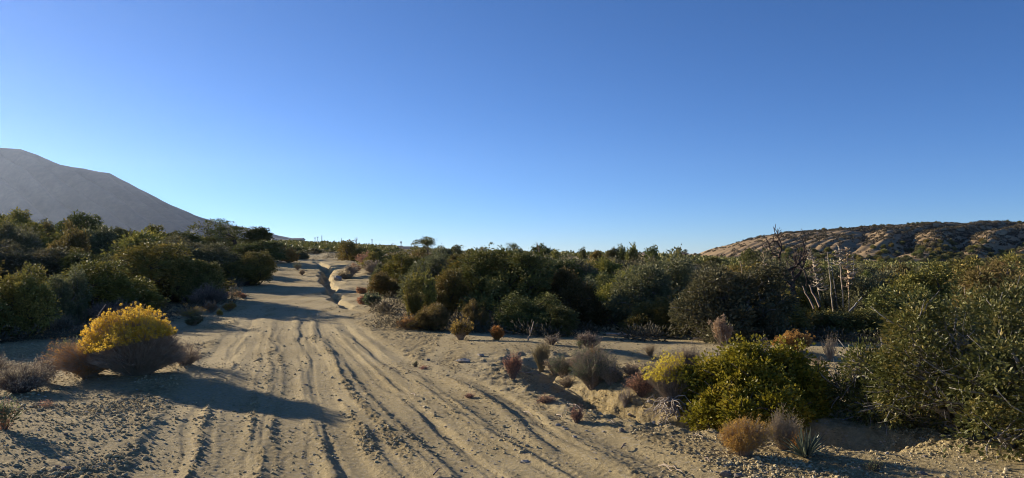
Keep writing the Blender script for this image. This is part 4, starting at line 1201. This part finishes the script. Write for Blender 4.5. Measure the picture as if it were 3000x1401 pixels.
for i, (a, b, c, d, lab) in enumerate(STK):
    p = np.array(G(a, b)); q = np.array(G(c, d)); p[2] += .018; q[2] += .03
    stick('fallen_stick', lab, [p, (p + q) / 2 + np.array([.01, .03, .012]), q], .007 if i else .008, M['twig'] if 'dark' not in lab else M['twigdark'], 'sticks lying on the sand', 'stick', 1 if i % 2 else 0, i)
for i, (a, c, Y, yy, lab) in enumerate([(1776, 1850, 16.2, 985, 'pale fallen branch on the shaded floor in the gap of the thicket'), (2030, 2075, 15.2, 975, 'pale straight log in the shade left of the seed head stalks')]):
    p = pix(a, yy, Y); q = pix(c, yy + 4, Y)
    p = (p[0], Y, gz(p[0], Y) + .06); q = (q[0], Y, gz(q[0], Y) + .05)
    stick('fallen_branch', lab, [p, q], .03, M['deadwood'], 'fallen branches in the shade', 'branch', 3 - 2 * i, 60 + i)

# exposed roots under the gully rabbitbrush
def roots():
    r = np.random.default_rng(8)
    loc, s = at(1975, 1205)
    o = root('root_tangle', 'tangle of exposed pale roots under the rabbitbrush on the gully bank', 'roots', (loc[0], loc[1] - .05, loc[2] + .06))
    n = 60
    th = r.uniform(2.4, 6.6, n); d = np.stack([np.cos(th), np.sin(th), r.uniform(-.75, .15, n)], 1)
    P = curve_paths(r.normal(size=(n, 3)) * .05, d * r.uniform(.16, .42, (n, 1)), 8, r, .12, .14)
    V, F = tube_geo(P, np.linspace(1, .3, 8)[None] * r.uniform(.003, .012, (n, 1)), 5)
    link('roots', np_mesh('roots', V, F), M['deadwood'], o)
    V, F = tube_geo(curve_paths(np.array([[.05, -.02, .02]]), np.array([[.34, -.16, -.13]]), 8, r, .25, .06), np.linspace(.03, .012, 8)[None], 6)
    link('thick_root', np_mesh('thick_root', V, F), M['deadwood'], o)
roots()

# ------------------------------------------------------------------ rocks
def ico():
    t = (1 + 5 ** .5) / 2
    V = unit(np.array([(-1, t, 0), (1, t, 0), (-1, -t, 0), (1, -t, 0), (0, -1, t), (0, 1, t), (0, -1, -t), (0, 1, -t), (t, 0, -1), (t, 0, 1), (-t, 0, -1), (-t, 0, 1)], float))
    F = np.array([(0, 11, 5), (0, 5, 1), (0, 1, 7), (0, 7, 10), (0, 10, 11), (1, 5, 9), (5, 11, 4), (11, 10, 2), (10, 7, 6), (7, 1, 8),
                  (3, 9, 4), (3, 4, 2), (3, 2, 6), (3, 6, 8), (3, 8, 9), (4, 9, 5), (2, 4, 11), (6, 2, 10), (8, 6, 7), (9, 8, 1)])
    return V, F
def rock_mesh(seed):
    r = np.random.default_rng(seed)
    V, F = ico()
    for _ in range(2):
        e = {}; V = list(V); nf = []
        def midp(a, b):
            k = (min(a, b), max(a, b))
            if k not in e:
                e[k] = len(V); V.append((V[a] + V[b]) / 2)
            return e[k]
        for a, b, c in F:
            x, y, z = midp(a, b), midp(b, c), midp(c, a)
            nf += [(a, x, z), (x, b, y), (z, y, c), (x, y, z)]
        V = unit(np.array(V)); F = np.array(nf)
    for _ in range(9):
        d = unit(r.normal(size=3)); c = r.uniform(.55, .85)
        t = V @ d
        V = V - np.clip(t - c, 0, None)[:, None] * d[None]
    V = V * (1 + .05 * r.normal(size=(len(V), 1)))
    return np_mesh('rock_%d' % seed, V, F, False)
ROCKM = [rock_mesh(s) for s in range(4)]
def rock(px, py, w, h, lab, m='rock', i=0):
    x, y, z = G(px, py); s = y / FPX
    me = ROCKM[i % 4].copy(); me.materials.append(M[m])
    o = link('rock', me); o.location = (x, y, z + h * s * .15)
    o.scale = (w * s * .5, w * s * .38, h * s * .62); o.rotation_euler = (0, 0, random.uniform(-.5, .5))
    tag(o, lab, 'rock', 'rocks lying on the sand')
for i, (px, py, w, h, lab, m) in enumerate([
    (1355, 1062, 46, 17, 'largest pale rock on the ledge between the tracks and the side track', 'rock'),
    (1408, 1044, 24, 9, 'pale flat rock up and right of the largest ledge rock', 'rock'),
    (1255, 1058, 16, 9, 'small brown rock left of the largest ledge rock', 'darkrock'),
    (198, 1374, 40, 12, 'flat dark rock in the cloddy left foreground', 'darkrock'),
    (165, 1368, 16, 7, 'small dark rock just left of the flat one', 'darkrock'),
    (192, 1276, 14, 8, 'dark pebble above the flat rock of the left foreground', 'darkrock'),
    (1352, 1383, 12, 9, 'round white pebble at the bottom of the tracks', 'rock'),
    (1635, 1248, 18, 8, 'flat pale stone on the cloddy strip right of the tracks', 'rock'),
    (1658, 1260, 16, 7, 'grey flat stone right below the pale one on the cloddy strip', 'rock'),
    (1683, 1283, 16, 10, 'pale stone near the smooth rut at lower right', 'rock'),
    (1540, 1356, 30, 9, 'cluster forming flat stone at the bottom of the tracks', 'rock'),
    (1822, 1266, 18, 14, 'dark upright stone beside the smooth rut at lower right', 'darkrock'),
    (1845, 1221, 18, 9, 'pale stone at the lower lip of the gully', 'rock'),
    (1915, 1246, 12, 12, 'pale upright pebble left of the bright green bush', 'rock'),
    (1935, 1250, 10, 10, 'second pale pebble left of the bright green bush', 'rock'),
    (1905, 1180, 20, 11, 'rock lodged in the left side of the exposed roots', 'rock'),
    (988, 822, 26, 24, 'sandy boulder standing in the erosion channel of the upper road', 'rock'),
    (2126, 1395, 40, 22, 'brown dirt lump at the bottom edge before the orange brown bush', 'darkrock'),
    (2165, 1398, 30, 16, 'second brown dirt lump at the bottom edge', 'darkrock'),
    (2700, 1390, 30, 12, 'flat stone under the near right oak', 'darkrock'),
    (2500, 1375, 18, 9, 'small stone on the sunlit gravel left of the near oak', 'rock'),
    (2710, 1340, 16, 10, 'dark stone on the sunlit gravel under the near oak', 'darkrock'),
    (2600, 1330, 14, 9, 'pale stone on the sunlit gravel below the bare twigs', 'rock'),
    (995, 1175, 12, 8, 'dark stone at the tip of the rabbitbrush shadow', 'darkrock'),
    (895, 1130, 14, 6, 'dark clod in the upper part of the middle rut', 'darkrock')]):
    rock(px, py, w, h, lab, m, i)

# ------------------------------------------------------------------ clods and pebbles as one stuff object
def clods():
    r = np.random.default_rng(77)
    N0 = 420000
    y = np.exp(r.uniform(math.log(4.0), math.log(24), N0)); u = r.uniform(-.78, .78, N0); x = u * y
    rm = rough_mask(x, y)
    dens = np.clip(noise(x * 1.6, y * 1.6, 101) + noise(x * 5, y * 5, 102) + .35, 0, 1)
    right = sstep(.5, 1.6, x - .12 * y + .2) ; left = sstep(-2.2, -3.5, x)
    k = r.uniform(size=N0) < np.clip((.06 + rm ** 1.5) * dens * (.55 + .6 * right + .6 * left), 0, 1) * np.clip(9 / y, .3, 1)
    k &= ~((y > 13.9) & (x > -1))
    x = x[k][:130000]; y = y[k][:130000]; n = len(x)
    sz = np.exp(r.normal(math.log(.0055), .48, n)) * (1 + .03 * y); sz = np.clip(sz, .003, .026)
    z = full_h(x, y)
    V0, F0 = ico()
    J = r.uniform(.7, 1.25, (n, 12, 1))
    S = np.stack([sz * r.uniform(.8, 1.4, n), sz * r.uniform(.7, 1.2, n), sz * r.uniform(.5, .95, n)], 1)[:, None, :]
    V = V0[None] * J * S
    a = r.uniform(0, 6.283, n); c, s = np.cos(a)[:, None], np.sin(a)[:, None]
    V = np.stack([V[..., 0] * c - V[..., 1] * s, V[..., 0] * s + V[..., 1] * c, V[..., 2]], -1)
    V += np.stack([x, y, z + sz * .25], 1)[:, None, :]
    F = (F0[None] + (np.arange(n) * 12)[:, None, None]).reshape(-1, 3)
    o = link('gravel', np_mesh('gravel', V.reshape(-1, 3), F, False), M['clod'])
    tag(o, 'loose clods and gravel scattered over the sandy ground', 'gravel', None, 'stuff')
    # dry litter
    n = 16000
    near_p = np.array([(o.location.x, o.location.y) for o in COL.objects if o.parent is None and o.get('category') in ('shrub', 'plant', 'grass clump', 'tree', 'yucca') and 4 < o.location.y < 22])
    q = r.integers(0, len(near_p), n)
    x = near_p[q, 0] + r.normal(0, .45, n); y = near_p[q, 1] + r.normal(0, .45, n)
    z = full_h(x, y)
    d = np.stack([r.normal(size=n), r.normal(size=n), r.uniform(-.05, .35, n)], 1)
    L_ = r.uniform(.012, .06, n)
    V, F = leaf_geo(np.stack([x, y, z + .004], 1), d, L_, np.minimum(L_ * .4, .009), r)
    o = link('leaf_litter', np_mesh('leaf_litter', V, F, False), M['litter'])
    tag(o, 'dry leaf and twig litter on the sand around the plants', 'litter', None, 'stuff')
    # white quartz chips
    n = 700
    y = np.exp(r.uniform(math.log(4.2), math.log(14), n)); x = r.uniform(-.75, .75, n) * y; z = full_h(x, y)
    sz = r.uniform(.005, .013, n)
    V = V0[None] * r.uniform(.6, 1.2, (n, 12, 1)) * np.stack([sz * 1.3, sz, sz * .6], 1)[:, None, :] + np.stack([x, y, z + sz * .3], 1)[:, None, :]
    F = (F0[None] + (np.arange(n) * 12)[:, None, None]).reshape(-1, 3)
    o = link('pebbles', np_mesh('pebbles', V.reshape(-1, 3), F, False), M['rock'])
    tag(o, 'pale pebbles sprinkled on the sandy ground', 'pebbles', None, 'stuff')
clods()

# ------------------------------------------------------------------ shrubs on the brown hill
def hill_shrubs():
    r = np.random.default_rng(55)
    n = 12500
    U = r.uniform(1950, 3500, n); D = np.sqrt(r.uniform(215 ** 2, 462 ** 2, n))
    x = (U - 1500) / FPX * D; z = hill_h(U, D)
    dn = sstep(2050, 2600, U) * .85 + .15 + .8 * sstep(300, 230, D)
    keep = (r.uniform(size=n) < dn * np.clip(.55 + 1.2 * fbm(x * .03, D * .03, 3, 201), .05, 1)) & (z > gz_arr(x, D) - .2)
    U, D, x, z = U[keep], D[keep], x[keep], z[keep]
    n = len(U)
    w = r.uniform(1.4, 3.4, n)
    # ones along the crest are the dark rounded shrubs seen against the sky
    vis = (U < 3020)
    rank = np.argsort(-(w / D) * vis - (D > 436) * .004 * vis)
    ind = rank[:230]; rest = rank[230:]
    keysh = [k for k in PROTO if k[1] == 2 and k[0] in ('dark', 'olive', 'grey')]
    for i in ind:
        key = keysh[int(r.integers(len(keysh)))]
        crest = D[i] > 436
        ww = float(w[i]) * (.85 if crest else .9)
        o = root('hillside_shrub', 'dark rounded shrub along the crest of the brown hill' if crest else 'dark low shrub dotted on the slope of the brown hill', 'shrub',
                 (float(x[i]), float(D[i]), float(z[i]) - .15), float(r.uniform(0, 6.28)), 'shrubs on the crest of the brown hill' if crest else 'shrubs on the slope of the brown hill',
                 (ww / 2.6, ww / 2.6, ww * .55 / 2.0))
        link('foliage', PROTO[key][0], None, o)
    # remaining small brush as one mass
    x, D, z, w = x[rest], D[rest], z[rest], w[rest] * .7
    nl = 26
    q = np.repeat(np.arange(len(x)), nl)
    d = unit(r.normal(size=(len(q), 3))); d[:, 2] = np.abs(d[:, 2])
    pos = np.stack([x, D, z - .1], 1)[q] + d * np.stack([w, w, w * .8], 1)[q] * .42 * r.uniform(.5, 1, (len(q), 1))
    V, F = leaf_geo(pos, d + r.normal(size=d.shape) * .5, w[q] * .28, w[q] * .2, r)
    o = link('hill_scrub', np_mesh('hill_scrub', V, F, False), M['hillscrub'])
    tag(o, 'low grey green scrub covering the brown hillside', 'scrub', None, 'stuff')
def gz_arr(x, y): return smooth_h(x, y)
hill_shrubs()

# ------------------------------------------------------------------ undergrowth in the thickets and far brush
def undergrowth():
    r = np.random.default_rng(66)
    n = 5200
    y = np.exp(r.uniform(math.log(14.5), math.log(240), n)); px = r.uniform(-500, 3400, n); x = (px - 1500) / FPX * y
    k = np.array([not blocked(a, b) or (b > 62 and random.random() < .3) for a, b in zip(x, y)])
    k |= (y > 50) & (np.abs(px - 960) < 90) & (r.uniform(size=n) < .5)
    k &= ~((y < 62) & (px > 700) & (px < 1085))
    x, y, px = x[k], y[k], px[k]; n = len(x)
    z = smooth_h(x, y)
    w = r.uniform(.3, .9, n) * (1 + y / 120)
    nl = 80
    q = np.repeat(np.arange(n), nl)
    d = unit(r.normal(size=(len(q), 3))); d[:, 2] = np.abs(d[:, 2])
    pos = np.stack([x, y, z], 1)[q] + d * np.stack([w, w, w * .7], 1)[q] * .5 * r.uniform(.3, 1, (len(q), 1))
    V, F = leaf_geo(pos, d + r.normal(size=d.shape) * .4, w[q] * .13, w[q] * .03, r)
    o = link('undergrowth', np_mesh('undergrowth', V, F, False), M['under'])
    tag(o, 'low dry undergrowth between the shrubs', 'undergrowth', None, 'stuff')
undergrowth()
def distant_scrub():
    r = np.random.default_rng(67)
    n = 7000
    y = np.exp(r.uniform(math.log(95), math.log(1100), n)); px = r.uniform(550, 3300, n); x = (px - 1500) / FPX * y
    k = r.uniform(size=n) < np.where(px > 1900, np.where(y < 230, .9, 0), np.where(px > 1150, .12, .8)) * np.clip(.6 + fbm(x * .02, y * .02, 2, 68), .1, 1)
    x, y = x[k], y[k]; n = len(x); z = smooth_h(x, y)
    w = r.uniform(1.2, 3.2, n) * (1 + y / 700); nl = 34
    q = np.repeat(np.arange(n), nl)
    d = unit(r.normal(size=(len(q), 3))); d[:, 2] = np.abs(d[:, 2])
    hh = np.minimum(w * .45, 1.0)
    pos = np.stack([x, y, z - .1], 1)[q] + d * np.stack([w * .5, w * .5, hh], 1)[q] * r.uniform(.5, 1, (len(q), 1))
    V, F = leaf_geo(pos, d + r.normal(size=d.shape) * .5, w[q] * .2, w[q] * .13, r)
    o = link('distant_scrub', np_mesh('distant_scrub', V, F, False), M['dark'])
    tag(o, 'dark scrub covering the far flat and the rise beyond the road', 'scrub', None, 'stuff')
distant_scrub()

# ------------------------------------------------------------------ utility poles and houses on the skyline
def pole(px, top, base, Y, lab, arms=1, wpx=2.6):
    x, _, zt = pix(px, top, Y); zb = pix(px, base, Y)[2]; H = zt - zb
    o = root('utility_pole', lab, 'utility pole', (x, Y, zb), 0, 'utility poles along the skyline')
    rr = wpx * .5 / FPX * Y
    V, F = tube_geo(np.array([[[0, 0, -2], [0, 0, H * .5], [0, 0, H]]]), np.array([[rr, rr * .85, rr * .7]]), 8)
    link('post', np_mesh('post', V, F), M['polewood'], o)
    for a in range(arms):
        zz = H * (.93 - .13 * a); L = H * .13
        V, F = tube_geo(np.array([[[-L, -rr * 1.6, zz], [0, -rr * 1.6, zz], [L, -rr * 1.6, zz]]]), np.full((1, 3), rr * .55), 4)
        arm = link('crossarm', np_mesh('crossarm', V, F), M['polewood'], o)
        for t in (-.9, -.45, .45, .9):
            V, F = tube_geo(np.array([[[t * L, -rr * 1.6, zz + rr * .3], [t * L, -rr * 1.6, zz + rr * 2.0]]]), np.full((1, 2), rr * .3), 4)
            link('insulator', np_mesh('insulator', V, F), M['darkrock'], arm)
pole(943, 690, 722, 260, 'nearest and darkest utility pole above the top of the road', 0, 2.6)
pole(923, 697, 712, 420, 'short utility pole left of the dark one', 1, 2.0)
pole(931, 694, 714, 430, 'pale utility pole just left of the dark one', 1, 1.8)
pole(1000, 697, 722, 380, 'thin utility pole left of the dome shaped oak', 0, 1.8)
pole(1090, 702, 722, 300, 'utility pole with crossarm behind the dome shaped oak', 1, 2.2)
pole(1151, 714, 728, 330, 'short utility pole beside the distant house', 1, 1.8)
pole(1175, 708, 730, 300, 'utility pole with double crossarms over the distant roofs', 2, 2.4)
pole(1205, 714, 732, 360, 'thin utility pole right of the distant roofs', 0, 1.6)
pole(1216, 718, 732, 420, 'faintest utility pole near the airy pine', 1, 1.4)
pole(2005, 738, 765, 180, 'utility pole at the left foot of the brown hill', 1, 2.2)
pole(2637, 764, 805, 150, 'pale utility pole before the brown hill', 1, 3.2)

def house(px0, px1, roof, eave, base, Y, lab, wallc, roofc, pale_end=False):
    x0, _, zr = pix(px0, roof, Y); x1, _, ze = pix(px1, eave, Y); zb = pix(px0, base, Y)[2]
    o = root('house', lab, 'house', ((x0 + x1) / 2, Y, zb), 0, 'distant houses on the skyline')
    w = (x1 - x0) / 2; d = 5.0; he = ze - zb; hr = zr - zb
    mw = bark_mat('house_wall', wallc, wallc, 1); mr = bark_mat('house_roof', roofc, roofc, 1)
    me = bpy.data.meshes.new('wall')
    me.from_pydata([(-w, -d, -1), (w, -d, -1), (w, d, -1), (-w, d, -1), (-w, -d, he), (w, -d, he), (w, d, he), (-w, d, he), (-w, 0, hr - .15), (w, 0, hr - .15)], [],
                   [(0, 1, 5, 4), (2, 3, 7, 6), (1, 2, 6, 9, 5), (3, 0, 4, 8, 7), (4, 5, 9, 8), (6, 7, 8, 9), (3, 2, 1, 0)])
    wl = link('wall', me, mw, o)
    me = bpy.data.meshes.new('roof'); e = .5; q = .12
    sl = (hr - he) / d
    me.from_pydata([(-w - e, -d - e, he - e * sl), (w + e, -d - e, he - e * sl), (w + e, 0, hr), (-w - e, 0, hr), (w + e, d + e, he - e * sl), (-w - e, d + e, he - e * sl),
                    (-w - e, -d - e, he - e * sl + q), (w + e, -d - e, he - e * sl + q), (w + e, 0, hr + q), (-w - e, 0, hr + q), (w + e, d + e, he - e * sl + q), (-w - e, d + e, he - e * sl + q)], [],
                   [(0, 3, 2, 1), (3, 5, 4, 2), (6, 7, 8, 9), (9, 8, 10, 11), (0, 1, 7, 6), (4, 5, 11, 10), (1, 2, 8, 7), (2, 4, 10, 8), (3, 0, 6, 9), (5, 3, 9, 11)])
    link('roof', me, mr, o)
    for i, t in enumerate((-.5, .1, .6)):
        me = bpy.data.meshes.new('window'); a = t * w; b = .6
        me.from_pydata([(a - b, -d - .06, he * .4), (a + b, -d - .06, he * .4), (a + b, -d - .06, he * .8), (a - b, -d - .06, he * .8),
                        (a - b, -d + .05, he * .4), (a + b, -d + .05, he * .4), (a + b, -d + .05, he * .8), (a - b, -d + .05, he * .8)], [],
                       [(0, 1, 2, 3), (4, 7, 6, 5), (0, 4, 5, 1), (1, 5, 6, 2), (2, 6, 7, 3), (3, 7, 4, 0)])
        link('window', me, M['polewood'], o)
house(1122, 1146, 719, 726, 738, 280, 'distant house with a dark hipped roof right of the dome shaped oak', (.16, .15, .15), (.08, .08, .09))
house(1152, 1176, 721, 727, 738, 290, 'distant dark house with a flat roof and chimney pole', (.16, .15, .16), (.08, .08, .09))
house(1172, 1206, 723, 730, 740, 270, 'distant house with pale end wall nearest the airy pine', (.34, .36, .38), (.10, .10, .11))
house(862, 888, 698, 702, 712, 560, 'faint pale house on the shoulder below the mountain', (.5, .5, .5), (.3, .3, .3))
house(1871, 1884, 742, 747, 758, 110, 'small pale shed on the sandy rise of the skyline', (.55, .42, .30), (.30, .22, .16))
house(1990, 1998, 739, 744, 752, 190, 'tiny dark shed beside the utility pole at the hill foot', (.2, .14, .12), (.1, .08, .08))
